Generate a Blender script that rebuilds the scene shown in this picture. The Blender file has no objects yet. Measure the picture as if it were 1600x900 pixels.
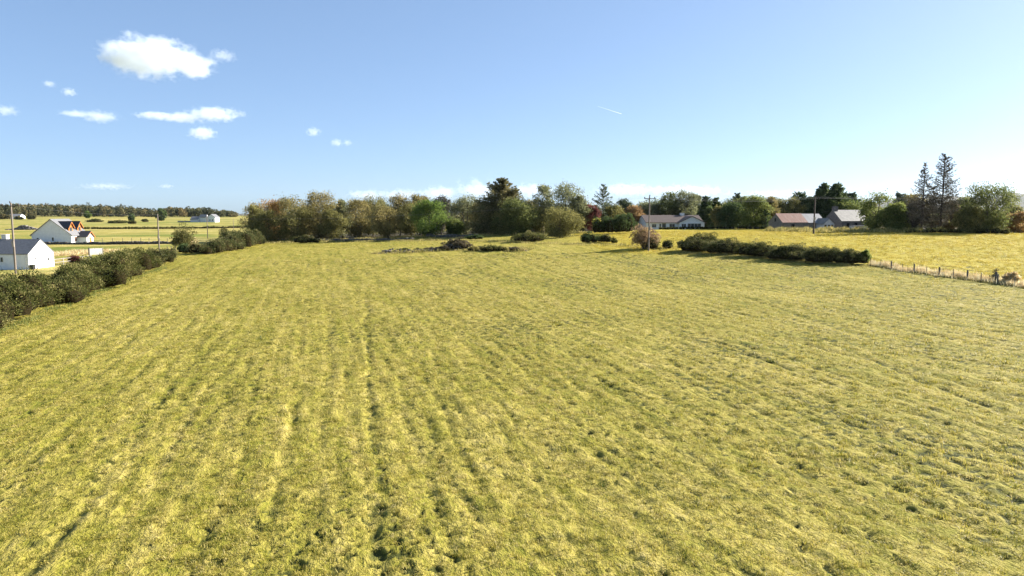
import bpy, math, random
import numpy as np
from mathutils import Vector, Matrix
R = math.radians
C = bpy.context.scene.collection
sc = bpy.context.scene
rng = np.random.default_rng(7)

# ------------------------------------------------------------------ camera model
F_PX, CAM_Z, HOR = 1101.0, 9.0, 335.0
PITCH = math.atan((450 - HOR) / F_PX)
cp, sp = math.cos(PITCH), math.sin(PITCH)
def ray(px, py):
    u = (px - 800) / F_PX; v = (450 - py) / F_PX
    return u, cp + v * sp, -sp + v * cp
def xat(px, d): return (px - 800) / F_PX * cp * d
def zat(py, d):
    _, y, z = ray(800, py); return CAM_Z + d * z / y

# ------------------------------------------------------------------ noise
def _hash(ix, iy, s):
    h = (ix.astype(np.int64) * 374761393 + iy.astype(np.int64) * 668265263 + s * 1442695041) & 0x7fffffff
    h = ((h ^ (h >> 13)) * 1274126177) & 0x7fffffff
    h = ((h ^ (h >> 15)) * 974711) & 0x7fffffff
    return h
def vnoise(x, y, s=0):
    x = np.asarray(x, float); y = np.asarray(y, float)
    ix = np.floor(x); iy = np.floor(y); fx = x - ix; fy = y - iy
    ux = fx * fx * fx * (fx * (fx * 6 - 15) + 10); uy = fy * fy * fy * (fy * (fy * 6 - 15) + 10)
    def g(a, b):
        an = _hash(ix + a, iy + b, s) * (2 * math.pi / 0x7fffffff)
        return np.cos(an) * (fx - a) + np.sin(an) * (fy - b)
    a = g(0, 0) * (1 - ux) + g(1, 0) * ux
    b = g(0, 1) * (1 - ux) + g(1, 1) * ux
    return (a * (1 - uy) + b * uy) * 1.5
def sstep(a, b, x):
    t = np.clip((np.asarray(x, float) - a) / (b - a), 0, 1); return t * t * (3 - 2 * t)

# ------------------------------------------------------------------ terrain
def ground(x, y):
    x = np.asarray(x, float); y = np.asarray(y, float)
    side = 4.4 * sstep(-110, 70, x)
    z = side * sstep(80, 170, y)
    far = sstep(450, 1300, y)
    z = z + (6.2 - z) * far
    z = z * (1 - sstep(1500, 3200, y))
    return z + 0.35 * vnoise(x / 60, y / 60, 3) * sstep(20, 80, y)
def gnd(x, y): return float(ground(x, y))
def gp(px, py):
    u, v, w = ray(px, py); z = 0.0
    for _ in range(60):
        t = (z - CAM_Z) / min(w, -1e-4); t = min(t, 1400)
        z = 0.6 * z + 0.4 * gnd(u * t, v * t)
    return u * t, v * t
AZ = R(-15.5)                       # the mowing direction
DX, DY = math.sin(AZ), math.cos(AZ)
CX, CY = math.cos(AZ), -math.sin(AZ)
def cross(x, y): return x * CX + y * CY
def along(x, y): return x * DX + y * DY
RUTS = []                           # (cross position, start, end, depth, width)
for a, b, dep in [((590, 835), (572, 480), .18), ((236, 760), (258, 590), .10), ((1345, 612), (1160, 552), .26),
             ((845, 590), (700, 500), .10), ((735, 730), (655, 560), .12), ((178, 520), (240, 475), .13),
             ((1180, 470), (1330, 520), .18), ((430, 780), (470, 600), .09), ((1090, 720), (900, 560), .14),
             ((1290, 700), (1060, 570), .17), ((1560, 640), (1320, 545), .19), ((905, 850), (760, 600), .09),
             ((330, 650), (380, 520), .09), ((60, 640), (130, 560), .08), ((505, 690), (515, 470), .08)]:
    p, q = gp(*a), gp(*b)
    w_ = max(.13, .0052 * (math.hypot(*p) + math.hypot(*q)) / 2)
    RUTS.append((cross(*p), cross(*q), along(*p), along(*q), dep, w_))
    if dep > .11: RUTS.append((cross(*p) + 1.8, cross(*q) + 1.8, along(*p) + 1, along(*q) + 2, dep * .7, w_))
def rutfield(x, y):
    x = np.asarray(x, float); y = np.asarray(y, float)
    u = cross(x, y); v = along(x, y)
    tot = np.zeros_like(u)
    for k, (u0, u1, v0, v1, dep, w) in enumerate(RUTS):
        if v0 > v1: u0, u1, v0, v1 = u1, u0, v1, v0
        t = (v - v0) / max(v1 - v0, 1)
        uc = u0 + (u1 - u0) * np.clip(t, -.6, 1.6) + .35 * vnoise(v / 7, v * 0 + k * 3.3, 11)
        m = sstep(-.25, .05, t) * (1 - sstep(.95, 1.5, t)) * (.55 + .45 * sstep(-.25, .25, vnoise(v / 1.2, v * 0 + k * 5.1, 12)))
        tot = np.maximum(tot, m * dep / .17 * np.exp(-((u - uc) / w) ** 2))
    # fainter rows of the mower every few metres
    uu = u + .5 * vnoise(u / 9, v / 14, 15)
    ph = (uu / 2.9) % 1.0
    line = np.exp(-((ph - .5) * 2.9 / .2) ** 2)
    keep = sstep(.12, .4, vnoise(u / 2.9, v / 5.0, 16) + .3 * vnoise(u / 14, v / 22, 17))
    return np.maximum(tot, .8 * line * keep)
def hollows(x, y):
    u = cross(x, y); v = along(x, y)
    return sstep(.22, .50, .12 * np.clip(u / 20, -.6, 1) + .55 * vnoise(u / .42 + 40, v / .48, 25) + .42 * vnoise(u / .2, v / .2, 27) + .30 * vnoise(u / 9, v / 12, 26) + .30 * vnoise(u / .6, v / 18, 28))
def micro(x, y):
    x = np.asarray(x, float); y = np.asarray(y, float)
    u = cross(x, y); v = along(x, y)
    z = .06 * vnoise(u / .8, v / .9, 21) + .035 * vnoise(u / 2.0, v / 4.5, 22) + .03 * vnoise(u / .4, v / .45, 23) + .08 * vnoise(u / 7, v / 9, 24) + .04 * vnoise(u / .5, v / 9, 29) + .035 * vnoise(u / 1.3, v / 20, 30)
    hol = hollows(x, y)
    fade = 1 - sstep(140, 320, np.hypot(x, y))
    return (z - .085 * rutfield(x, y) - .055 * hol) * fade
def surf(x, y): return ground(x, y) + micro(x, y)

# ------------------------------------------------------------------ object helpers
def tag(o, label=None, cat=None, group=None, kind=None):
    if label: o['label'] = label
    if cat: o['category'] = cat
    if group: o['group'] = group
    if kind: o['kind'] = kind
    return o
def thing(name, label, cat, loc=(0, 0, 0), rz=0, group=None):
    o = bpy.data.objects.new(name, None); C.objects.link(o)
    o.empty_display_size = .2
    o.location = loc; o.rotation_euler = (0, 0, rz)
    return tag(o, label, cat, group)
def mesh_np(name, V, Fc, mat=None, parent=None, smooth=False, tint=None, loc=None, link=True):
    V = np.ascontiguousarray(V, dtype=np.float32); Fc = np.ascontiguousarray(Fc, dtype=np.int32)
    me = bpy.data.meshes.new(name)
    n, k = Fc.shape
    me.vertices.add(len(V)); me.vertices.foreach_set('co', V.ravel())
    me.loops.add(n * k); me.loops.foreach_set('vertex_index', Fc.ravel())
    me.polygons.add(n); me.polygons.foreach_set('loop_start', np.arange(0, n * k, k, dtype=np.int32))
    if smooth: me.polygons.foreach_set('use_smooth', np.ones(n, dtype=bool))
    if tint is not None:
        a = me.attributes.new('tint', 'FLOAT', 'FACE' if len(tint) == n else 'POINT')
        a.data.foreach_set('value', np.ascontiguousarray(tint, dtype=np.float32))
    me.update(calc_edges=True)
    if mat: me.materials.append(mat)
    o = bpy.data.objects.new(name, me)
    if link: C.objects.link(o)
    if parent: o.parent = parent
    if loc is not None: o.location = loc
    return o
class MB:
    def __init__(s): s.v = []; s.f = []
    def add(s, vs, fs):
        b = len(s.v); s.v += [tuple(p) for p in vs]; s.f += [tuple(i + b for i in f) for f in fs]
        return s
    def box(s, x0, x1, y0, y1, z0, z1):
        return s.add([(x0, y0, z0), (x1, y0, z0), (x1, y1, z0), (x0, y1, z0), (x0, y0, z1), (x1, y0, z1), (x1, y1, z1), (x0, y1, z1)],
                     [(0, 3, 2, 1), (4, 5, 6, 7), (0, 1, 5, 4), (1, 2, 6, 5), (2, 3, 7, 6), (3, 0, 4, 7)])
    def obox(s, o, r, n, a0, a1, b0, b1, z0, z1):   # a along r, b along n, z up, from origin o
        P = lambda a, b, z: (o[0] + r[0] * a + n[0] * b, o[1] + r[1] * a + n[1] * b, o[2] + z)
        return s.add([P(a0, b0, z0), P(a1, b0, z0), P(a1, b1, z0), P(a0, b1, z0), P(a0, b0, z1), P(a1, b0, z1), P(a1, b1, z1), P(a0, b1, z1)],
                     [(0, 3, 2, 1), (4, 5, 6, 7), (0, 1, 5, 4), (1, 2, 6, 5), (2, 3, 7, 6), (3, 0, 4, 7)])
    def prism(s, prof, x0, x1, axis='x'):            # prof = list of (w, z)
        n = len(prof)
        if axis == 'x': vs = [(x0, w, z) for w, z in prof] + [(x1, w, z) for w, z in prof]
        else: vs = [(w, x0, z) for w, z in prof] + [(w, x1, z) for w, z in prof]
        fs = [tuple(range(n)), tuple(range(2 * n - 1, n - 1, -1))] + [(i, i + n, (i + 1) % n + n, (i + 1) % n) for i in range(n)]
        return s.add(vs, fs)
    def build(s, name, mat, parent=None, loc=None):
        me = bpy.data.meshes.new(name); me.from_pydata(s.v, [], s.f)
        import bmesh
        bm = bmesh.new(); bm.from_mesh(me); bmesh.ops.recalc_face_normals(bm, faces=bm.faces); bm.to_mesh(me); bm.free()
        me.materials.append(mat)
        o = bpy.data.objects.new(name, me); C.objects.link(o)
        if parent: o.parent = parent
        if loc is not None: o.location = loc
        return o
def tube(pts, rad, n=6):
    pts = np.asarray(pts, float); m = len(pts)
    t = np.gradient(pts, axis=0); t /= np.linalg.norm(t, axis=1, keepdims=True) + 1e-9
    ref = np.where(np.abs(t[:, 2:3]) < .9, np.array([[0, 0, 1.]]), np.array([[1., 0, 0]]))
    a = np.cross(t, ref); a /= np.linalg.norm(a, axis=1, keepdims=True) + 1e-9
    b = np.cross(t, a)
    an = np.linspace(0, 2 * math.pi, n, endpoint=False)
    V = pts[:, None, :] + (a[:, None, :] * np.cos(an)[None, :, None] + b[:, None, :] * np.sin(an)[None, :, None]) * np.asarray(rad, float)[:, None, None]
    i = np.arange(m - 1)[:, None] * n; j = np.arange(n)[None, :]; j2 = (j + 1) % n
    Fq = np.stack([i + j, i + j2, i + n + j2, i + n + j], -1).reshape(-1, 4)
    return V.reshape(-1, 3), Fq
def join(parts):
    Vs, Fs, b = [], [], 0
    for V, Fc in parts:
        Vs.append(V); Fs.append(Fc + b); b += len(V)
    return np.concatenate(Vs), np.concatenate(Fs)
def unit(n, r=rng):
    d = r.normal(size=(n, 3)); return d / (np.linalg.norm(d, axis=1, keepdims=True) + 1e-9)
def diamonds(P, D, L, W, r=rng):
    n = len(P); B = np.cross(D, unit(n, r)); B /= np.linalg.norm(B, axis=1, keepdims=True) + 1e-9
    L = np.broadcast_to(np.asarray(L, float), (n,))[:, None]; W = np.broadcast_to(np.asarray(W, float), (n,))[:, None]
    V = np.stack([P - D * L / 2, P + B * W / 2 - D * L * .08, P + D * L / 2, P - B * W / 2 + D * L * .08], 1).reshape(-1, 3)
    return V, np.arange(n * 4).reshape(n, 4)

# ------------------------------------------------------------------ materials
def nodes(name):
    m = bpy.data.materials.new(name); m.use_nodes = True
    nt = m.node_tree; b = nt.nodes['Principled BSDF']; return m, nt, b
def N(nt, t, **kw):
    n = nt.nodes.new(t)
    for k, v in kw.items(): setattr(n, k, v)
    return n
def ramp(nt, stops):
    r = N(nt, 'ShaderNodeValToRGB'); e = r.color_ramp.elements
    while len(e) < len(stops): e.new(.5)
    for el, (p, c) in zip(e, stops): el.position = p; el.color = (*c, 1)
    return r
def mat(name, c1, c2=None, scale=3, rough=.8, metal=0, bump=0, stretch=(1, 1, 1), detail=6, spec=.3, c3=None):
    m, nt, b = nodes(name)
    b.inputs['Roughness'].default_value = rough; b.inputs['Metallic'].default_value = metal
    b.inputs['Specular IOR Level'].default_value = spec
    if c2 is None: b.inputs['Base Color'].default_value = (*c1, 1); return m
    tc = N(nt, 'ShaderNodeTexCoord'); mp = N(nt, 'ShaderNodeMapping'); mp.inputs['Scale'].default_value = stretch
    nz = N(nt, 'ShaderNodeTexNoise'); nz.inputs['Scale'].default_value = scale; nz.inputs['Detail'].default_value = detail
    nz.inputs['Roughness'].default_value = .65
    st = [(.32, c1), (.68, c2)] if c3 is None else [(.3, c1), (.5, c3), (.7, c2)]
    r = ramp(nt, st)
    L = nt.links.new
    L(tc.outputs['Object'], mp.inputs['Vector']); L(mp.outputs['Vector'], nz.inputs['Vector'])
    L(nz.outputs['Fac'], r.inputs['Fac']); L(r.outputs['Color'], b.inputs['Base Color'])
    if bump:
        bp = N(nt, 'ShaderNodeBump'); bp.inputs['Strength'].default_value = bump; bp.inputs['Distance'].default_value = .05
        L(nz.outputs['Fac'], bp.inputs['Height']); L(bp.outputs['Normal'], b.inputs['Normal'])
    return m
def leafmat(name, c0, c1, c2, trans=.5):
    m, nt, b = nodes(name); L = nt.links.new
    at = N(nt, 'ShaderNodeAttribute'); at.attribute_name = 'tint'
    c0, c1, c2 = [tuple(min(.8, v * k) for v in c) for c, k in ((c0, 1.4), (c1, 1.95), (c2, 2.3))]
    r = ramp(nt, [(.1, c0), (.5, c1), (.9, c2)])
    L(at.outputs['Fac'], r.inputs['Fac']); L(r.outputs['Color'], b.inputs['Base Color'])
    b.inputs['Roughness'].default_value = .75; b.inputs['Specular IOR Level'].default_value = .06
    tr = N(nt, 'ShaderNodeBsdfTranslucent'); mx = N(nt, 'ShaderNodeMixShader'); mx.inputs['Fac'].default_value = trans
    L(r.outputs['Color'], tr.inputs['Color']); L(b.outputs['BSDF'], mx.inputs[1]); L(tr.outputs['BSDF'], mx.inputs[2])
    L(mx.outputs['Shader'], nt.nodes['Material Output'].inputs['Surface'])
    return m
LM = {
 'tan':    leafmat('tan_leaves', (.050, .046, .016), (.115, .098, .036), (.19, .150, .06)),
 'rust':   leafmat('rust_leaves', (.07, .040, .016), (.16, .090, .030), (.22, .140, .05)),
 'olive':  leafmat('olive_leaves', (.040, .042, .014), (.095, .090, .030), (.16, .140, .05)),
 'sage':   leafmat('sage_leaves', (.040, .045, .022), (.095, .100, .048), (.15, .150, .075)),
 'green':  leafmat('green_leaves', (.025, .042, .010), (.055, .084, .020), (.10, .125, .034)),
 'maple':  leafmat('bright_maple_leaves', (.030, .050, .010), (.066, .098, .021), (.118, .145, .037)),
 'moss':   leafmat('mossy_green_leaves', (.026, .034, .010), (.066, .076, .024), (.12, .122, .042)),
 'dark':   leafmat('dark_leaves', (.016, .025, .010), (.038, .056, .020), (.080, .098, .034), .4),
 'spruce': leafmat('spruce_needles', (.030, .030, .012), (.080, .074, .030), (.15, .128, .06), .4),
 'pine':   leafmat('pine_needles', (.022, .030, .016), (.050, .062, .032), (.09, .10, .05), .35),
 'yellow': leafmat('yellow_leaves', (.09, .090, .015), (.20, .185, .03), (.30, .250, .05)),
 'lime':   leafmat('lime_leaves', (.038, .054, .012), (.082, .098, .026), (.14, .145, .045)),
 'orange': leafmat('orange_leaves', (.085, .052, .020), (.155, .098, .044), (.22, .155, .072)),
 'pink':   leafmat('pinkish_leaves', (.075, .052, .030), (.155, .108, .062), (.24, .175, .095)),
 'red':    leafmat('red_leaves', (.045, .017, .017), (.085, .032, .028), (.13, .055, .045)),
 'gorse':  leafmat('gorse_spines', (.014, .020, .006), (.046, .052, .017), (.15, .125, .055), .3),
 'gorse_tan': leafmat('gorse_spines_tan', (.018, .023, .006), (.056, .060, .016), (.17, .142, .058), .3),
 'dead':   leafmat('dead_twigs', (.040, .034, .020), (.075, .062, .036), (.13, .100, .060), .2),
 'grey':   leafmat('grey_twigs', (.026, .025, .018), (.052, .046, .032), (.09, .078, .052), .2),
 'straw':  leafmat('straw_blades', (.16, .120, .055), (.36, .270, .14), (.50, .400, .24), .35),
 'wood_mix': leafmat('woodland_leaves', (.026, .032, .016), (.058, .056, .026), (.11, .080, .034), .3),
 'rough':  leafmat('rough_grass_blades', (.06, .075, .018), (.16, .140, .045), (.32, .250, .10), .35),
}
M = {
 'bark': mat('bark', (.05, .04, .03), (.12, .095, .07), 6, .9, bump=.4),
 'birch_bark': mat('birch_bark', (.09, .075, .06), (.24, .20, .16), 4, .9, stretch=(1, 1, .4)),
 'core': mat('shade_hull', (.012, .010, .005), (.034, .026, .012), 5, 1, spec=0),  # near-black hull colour standing in for the shaded inside of bushes
 'white': mat('white_harling', (.68, .68, .67), (.80, .80, .79), 1.4, .85, bump=.1),
 'offwhite': mat('offwhite_render', (.55, .55, .55), (.66, .66, .66), 1.2, .85),
 'slate': mat('slate_roof', (.12, .12, .125), (.22, .215, .215), 2.5, .6, bump=.15, stretch=(1, 1, 4)),
 'dark_slate': mat('dark_slate', (.03, .032, .038), (.06, .062, .07), 3, .55, stretch=(1, 1, 4)),
 'tile': mat('brown_tiles', (.07, .052, .045), (.14, .105, .09), 2.2, .8, bump=.2, stretch=(1, 1, 5)),
 'rust': mat('rusty_corrugated_iron', (.10, .05, .036), (.24, .18, .15), 1.6, .7, stretch=(2.2, .3, .3), c3=(.20, .085, .055)),
 'grey_iron': mat('grey_corrugated_iron', (.17, .17, .17), (.28, .27, .27), 1.2, .55, stretch=(3, .4, .4)),
 'pale_slate': mat('pale_slate', (.16, .15, .13), (.27, .25, .22), 1.2, .7, bump=.1),
 'stone': mat('rubble_stone', (.10, .09, .08), (.30, .27, .23), 3.5, .95, bump=.6, c3=(.17, .15, .135)),
 'dark_stone': mat('weathered_stone', (.05, .046, .038), (.15, .135, .112), 4, .95, bump=.5),
 'timber': mat('orange_timber', (.38, .12, .02), (.55, .20, .035), 6, .6),
 'pole': mat('pole_wood', (.12, .10, .08), (.26, .21, .165), 4, .9, stretch=(3, 3, .25)),
 'dark_pole': mat('dark_pole_wood', (.045, .035, .03), (.10, .075, .06), 4, .9, stretch=(3, 3, .25)),
 'post': mat('post_wood', (.045, .042, .035), (.12, .105, .085), 6, .9, stretch=(3, 3, .3)),
 'glass': mat('window_glass', (.03, .045, .06), rough=.08, spec=.6),
 'frame': mat('window_frame', (.7, .7, .7), rough=.5),
 'dark': mat('dark_opening', (.012, .012, .012), rough=.9),
 'wire': mat('galvanised_wire', (.30, .30, .30), rough=.5, metal=.6),
 'alu': mat('aluminium_wire', (.16, .16, .16), rough=.7),
 'insul': mat('brown_porcelain', (.06, .03, .02), rough=.25),
 'plastic': mat('black_plastic', (.02, .02, .022), rough=.4),
 'grey_board': mat('grey_boards', (.20, .20, .21), (.30, .30, .31), 4, .8, stretch=(1, 1, 6)),
 'rail': mat('pale_rail_wood', (.24, .21, .18), (.38, .34, .29), 5, .85),
}

# ------------------------------------------------------------------ ground sheet
def ground_material():
    m, nt, b = nodes('meadow_ground'); L = nt.links.new
    geo = N(nt, 'ShaderNodeNewGeometry')
    rot = N(nt, 'ShaderNodeMapping'); rot.inputs['Rotation'].default_value = (0, 0, AZ)
    L(geo.outputs['Position'], rot.inputs['Vector'])
    def noise(scale, st=(1, 1, 1), det=5, ro=.6):
        mp = N(nt, 'ShaderNodeMapping'); mp.inputs['Scale'].default_value = st; L(rot.outputs['Vector'], mp.inputs['Vector'])
        n = N(nt, 'ShaderNodeTexNoise'); n.inputs['Scale'].default_value = scale; n.inputs['Detail'].default_value = det; n.inputs['Roughness'].default_value = ro
        L(mp.outputs['Vector'], n.inputs['Vector']); return n.outputs['Fac']
    def mul(a, b_, op='MULTIPLY', cl=False):
        q = N(nt, 'ShaderNodeMath', operation=op); q.use_clamp = cl
        for k, v in enumerate((a, b_)):
            if isinstance(v, (int, float)): q.inputs[k].default_value = v
            else: L(v, q.inputs[k])
        return q.outputs[0]
    n1 = noise(.09, (1, .45, 1), 4); n2 = noise(.9, (1, .45, 1), 6, .7); n3 = noise(5, (1, .7, 1), 4, .7); n4 = noise(.012, (.35, 2.2, 1), 3)
    n5 = noise(1.5, (1, .04, 1), 3)
    s = mul(mul(mul(mul(n1, .2), mul(n2, .32), 'ADD'), mul(n3, .26), 'ADD'), mul(n5, .22), 'ADD')
    field = ramp(nt, [(.36, (.085, .105, .012)), (.46, (.20, .185, .022)), (.55, (.32, .265, .045)), (.66, (.42, .33, .09))])
    L(s, field.inputs['Fac'])
    thatch = ramp(nt, [(.36, (.080, .100, .012)), (.45, (.20, .182, .024)), (.54, (.31, .256, .058)), (.64, (.40, .322, .115))])
    L(s, thatch.inputs['Fac'])
    rough = ramp(nt, [(.34, (.17, .155, .018)), (.47, (.33, .27, .03)), (.6, (.42, .33, .04)), (.7, (.34, .27, .06))])
    L(s, rough.inputs['Fac'])
    gn = mul(mul(n1, .25), mul(n4, .75), 'ADD')
    farf = ramp(nt, [(.38, (.15, .175, .03)), (.46, (.30, .25, .055)), (.52, (.42, .335, .11)), (.58, (.17, .185, .03))])
    L(gn, farf.inputs['Fac'])
    soil_shade = (.042, .050, .012, 1)  # dark green for bare soil, also painted as tussock shade in the hollows
    def at(nm):
        a = N(nt, 'ShaderNodeAttribute'); a.attribute_name = nm; return a.outputs['Fac']
    def mix(f, c1, c2):
        x = N(nt, 'ShaderNodeMix'); x.data_type = 'RGBA'
        L(f, x.inputs[0])
        for k, c in ((6, c1), (7, c2)):
            if isinstance(c, tuple): x.inputs[k].default_value = c
            else: L(c, x.inputs[k])
        return x.outputs[2]
    col = mix(at('thatchf'), field.outputs['Color'], thatch.outputs['Color'])
    col = mix(at('roughf'), col, rough.outputs['Color'])
    col = mix(at('farf'), col, farf.outputs['Color'])
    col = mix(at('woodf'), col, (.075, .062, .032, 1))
    col = mix(mul(at('soil_shade'), .9), col, soil_shade)
    L(col, b.inputs['Base Color'])
    b.inputs['Roughness'].default_value = .9; b.inputs['Specular IOR Level'].default_value = .1
    bp = N(nt, 'ShaderNodeBump'); bp.inputs['Strength'].default_value = .9; bp.inputs['Distance'].default_value = .18
    L(mul(n3, mul(n2, .8), 'ADD'), bp.inputs['Height']); L(bp.outputs['Normal'], b.inputs['Normal'])
    return m
# right field boundary: fence/hedge line
FENCE_PTS = [gp(1050, 391), gp(1200, 398), gp(1345, 413), gp(1400, 419), gp(1467, 432), gp(1535, 442), gp(1600, 451)]
fx = np.array([p[0] for p in FENCE_PTS]); fy = np.array([p[1] for p in FENCE_PTS])
sl = (fx[-1] - fx[-2]) / (fy[-1] - fy[-2])
fx = np.append(fx, fx[-1] + sl * (10 - fy[-1])); fy = np.append(fy, 10.0)
order = np.argsort(fy)
def fence_x(y): return np.interp(y, fy[order], fx[order])
def rough_mask(x, y):
    near_edge = np.where(y > fy.max(), 1.0, sstep(0, 2.5, x - fence_x(y)))
    return near_edge * sstep(fy.max() + 2, fy.max() - 12, y * 1.0 + 0 * x) + np.where(y > fy.max() - 12, sstep(8, 24, x) * sstep(fy.max() - 12, fy.max() + 2, y), 0)
def far_mask(x, y):
    left = sstep(0, 4, -(cross(x, y) - cross(-45, 56)) )
    return np.clip(left + sstep(260, 330, y), 0, 1)
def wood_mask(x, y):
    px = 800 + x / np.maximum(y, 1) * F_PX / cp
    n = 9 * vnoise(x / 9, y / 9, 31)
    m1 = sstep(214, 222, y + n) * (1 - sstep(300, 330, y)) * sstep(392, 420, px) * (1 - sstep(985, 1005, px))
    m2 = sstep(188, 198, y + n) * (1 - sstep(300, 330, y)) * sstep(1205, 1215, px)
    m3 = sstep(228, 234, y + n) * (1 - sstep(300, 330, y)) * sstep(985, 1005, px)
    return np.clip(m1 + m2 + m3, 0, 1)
def build_ground():
    th = np.concatenate([np.linspace(-180, -56, 40)[:-1], np.linspace(-56, -45, 60)[:-1], np.linspace(-45, 45, 560), np.linspace(45, 56, 60)[1:], np.linspace(56, 180, 40)[1:-1]])
    th = np.radians(th)
    r = [2.0]
    while r[-1] < 7000:
        q = r[-1]
        if q < 13: q += 1.2
        elif q < 120: q += max(.07, q * .0042)
        elif q < 300: q *= 1.008
        else: q *= 1.035
        r.append(q)
    r = np.array(r); nr, nth = len(r), len(th)
    T, Q = np.meshgrid(th, r)
    X = np.sin(T) * Q; Y = np.cos(T) * Q
    Z = ground(X, Y) + micro(X, Y)
    V = np.stack([X, Y, Z], -1).reshape(-1, 3)
    i = np.arange(nr - 1)[:, None] * nth; j = np.arange(nth)[None, :]; j2 = (j + 1) % nth
    Fq = np.stack([i + j, i + nth + j, i + nth + j2, i + j2], -1).reshape(-1, 4)
    V = np.concatenate([V, [[0, 0, 0]]])
    c = len(V) - 1
    fan = np.stack([np.full(nth, c), np.arange(nth), (np.arange(nth) + 1) % nth, (np.arange(nth) + 1) % nth], -1)
    o = mesh_np('ground', V, Fq, ground_material(), smooth=True)
    x, y = V[:, 0], V[:, 1]
    u, v = cross(x, y), along(x, y)
    soil_shade = np.clip(sstep(.45, .9, rutfield(x, y)) * sstep(-.3, .2, vnoise(u / .7, v / .9, 33)) + sstep(.4, 1., hollows(x, y)) + .6 * sstep(.62, .78, vnoise(u / .8, v / .8, 34)), 0, 1) * (np.hypot(x, y) < 130)  # bare soil in ruts and patches; tussock shade painted dark into hollows
    for nm, val in (('roughf', rough_mask(x, y)), ('farf', far_mask(x, y)), ('woodf', wood_mask(x, y)), ('soil_shade', soil_shade), ('thatchf', 1 - sstep(70, 190, np.hypot(x, y)))):
        a = o.data.attributes.new(nm, 'FLOAT', 'POINT'); a.data.foreach_set('value', np.ascontiguousarray(val, dtype=np.float32))
    o['kind'] = 'structure'
    return o
build_ground()

# ------------------------------------------------------------------ grass
def blade_mesh(name, n, spread, hmin, hmax, width, lean, mat_, r):
    ang = r.uniform(0, 2 * math.pi, n); rad = spread * np.sqrt(r.uniform(0, 1, n))
    base = np.stack([rad * np.cos(ang), rad * np.sin(ang), np.full(n, -.04)], -1)
    h = r.uniform(hmin, hmax, n)
    la = r.normal(0, .9, n); l = r.uniform(.3, 1.0, n) * lean
    d = np.stack([np.cos(la), np.sin(la)], -1)
    w = width * r.uniform(.6, 1.3, n); fa = r.uniform(0, math.pi, n)
    side = np.stack([np.cos(fa), np.sin(fa), np.zeros(n)], -1)
    mid = base.copy(); mid[:, :2] += d * (h * l * .35)[:, None]; mid[:, 2] += h * .62
    tip = base.copy(); tip[:, :2] += d * (h * l)[:, None]; tip[:, 2] += h * (1.05 - .35 * l)
    V = np.stack([base - side * w[:, None] / 2, base + side * w[:, None] / 2, mid - side * w[:, None] * .4, mid + side * w[:, None] * .4, tip], 1).reshape(-1, 3)
    b = np.arange(n)[:, None] * 5
    Ft = np.concatenate([b + np.array([[0, 1, 3]]), b + np.array([[0, 3, 2]]), b + np.array([[2, 3, 4]])])
    t = r.uniform(0, 1, n); tint = np.repeat(t, 5)
    return mesh_np(name, V, Ft, mat_, tint=tint, link=False)
def grass_material(name, c0, c1, c2, c3):
    m, nt, b = nodes(name); L = nt.links.new
    at = N(nt, 'ShaderNodeAttribute'); at.attribute_name = 'tint'
    ai = N(nt, 'ShaderNodeAttribute'); ai.attribute_name = 'patch'; ai.attribute_type = 'INSTANCER'
    q = N(nt, 'ShaderNodeMath', operation='MULTIPLY_ADD'); q.inputs[1].default_value = .5
    L(at.outputs['Fac'], q.inputs[0])
    q2 = N(nt, 'ShaderNodeMath', operation='MULTIPLY'); q2.inputs[1].default_value = .5; L(ai.outputs['Fac'], q2.inputs[0]); L(q2.outputs[0], q.inputs[2])
    r = ramp(nt, [(.12, c0), (.4, c1), (.62, c2), (.88, c3)])
    L(q.outputs[0], r.inputs['Fac']); L(r.outputs['Color'], b.inputs['Base Color'])
    b.inputs['Roughness'].default_value = .55; b.inputs['Specular IOR Level'].default_value = .25
    tr = N(nt, 'ShaderNodeBsdfTranslucent'); mx = N(nt, 'ShaderNodeMixShader'); mx.inputs['Fac'].default_value = .45
    L(r.outputs['Color'], tr.inputs['Color']); L(b.outputs['BSDF'], mx.inputs[1]); L(tr.outputs['BSDF'], mx.inputs[2])
    L(mx.outputs['Shader'], nt.nodes['Material Output'].inputs['Surface'])
    return m
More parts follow.
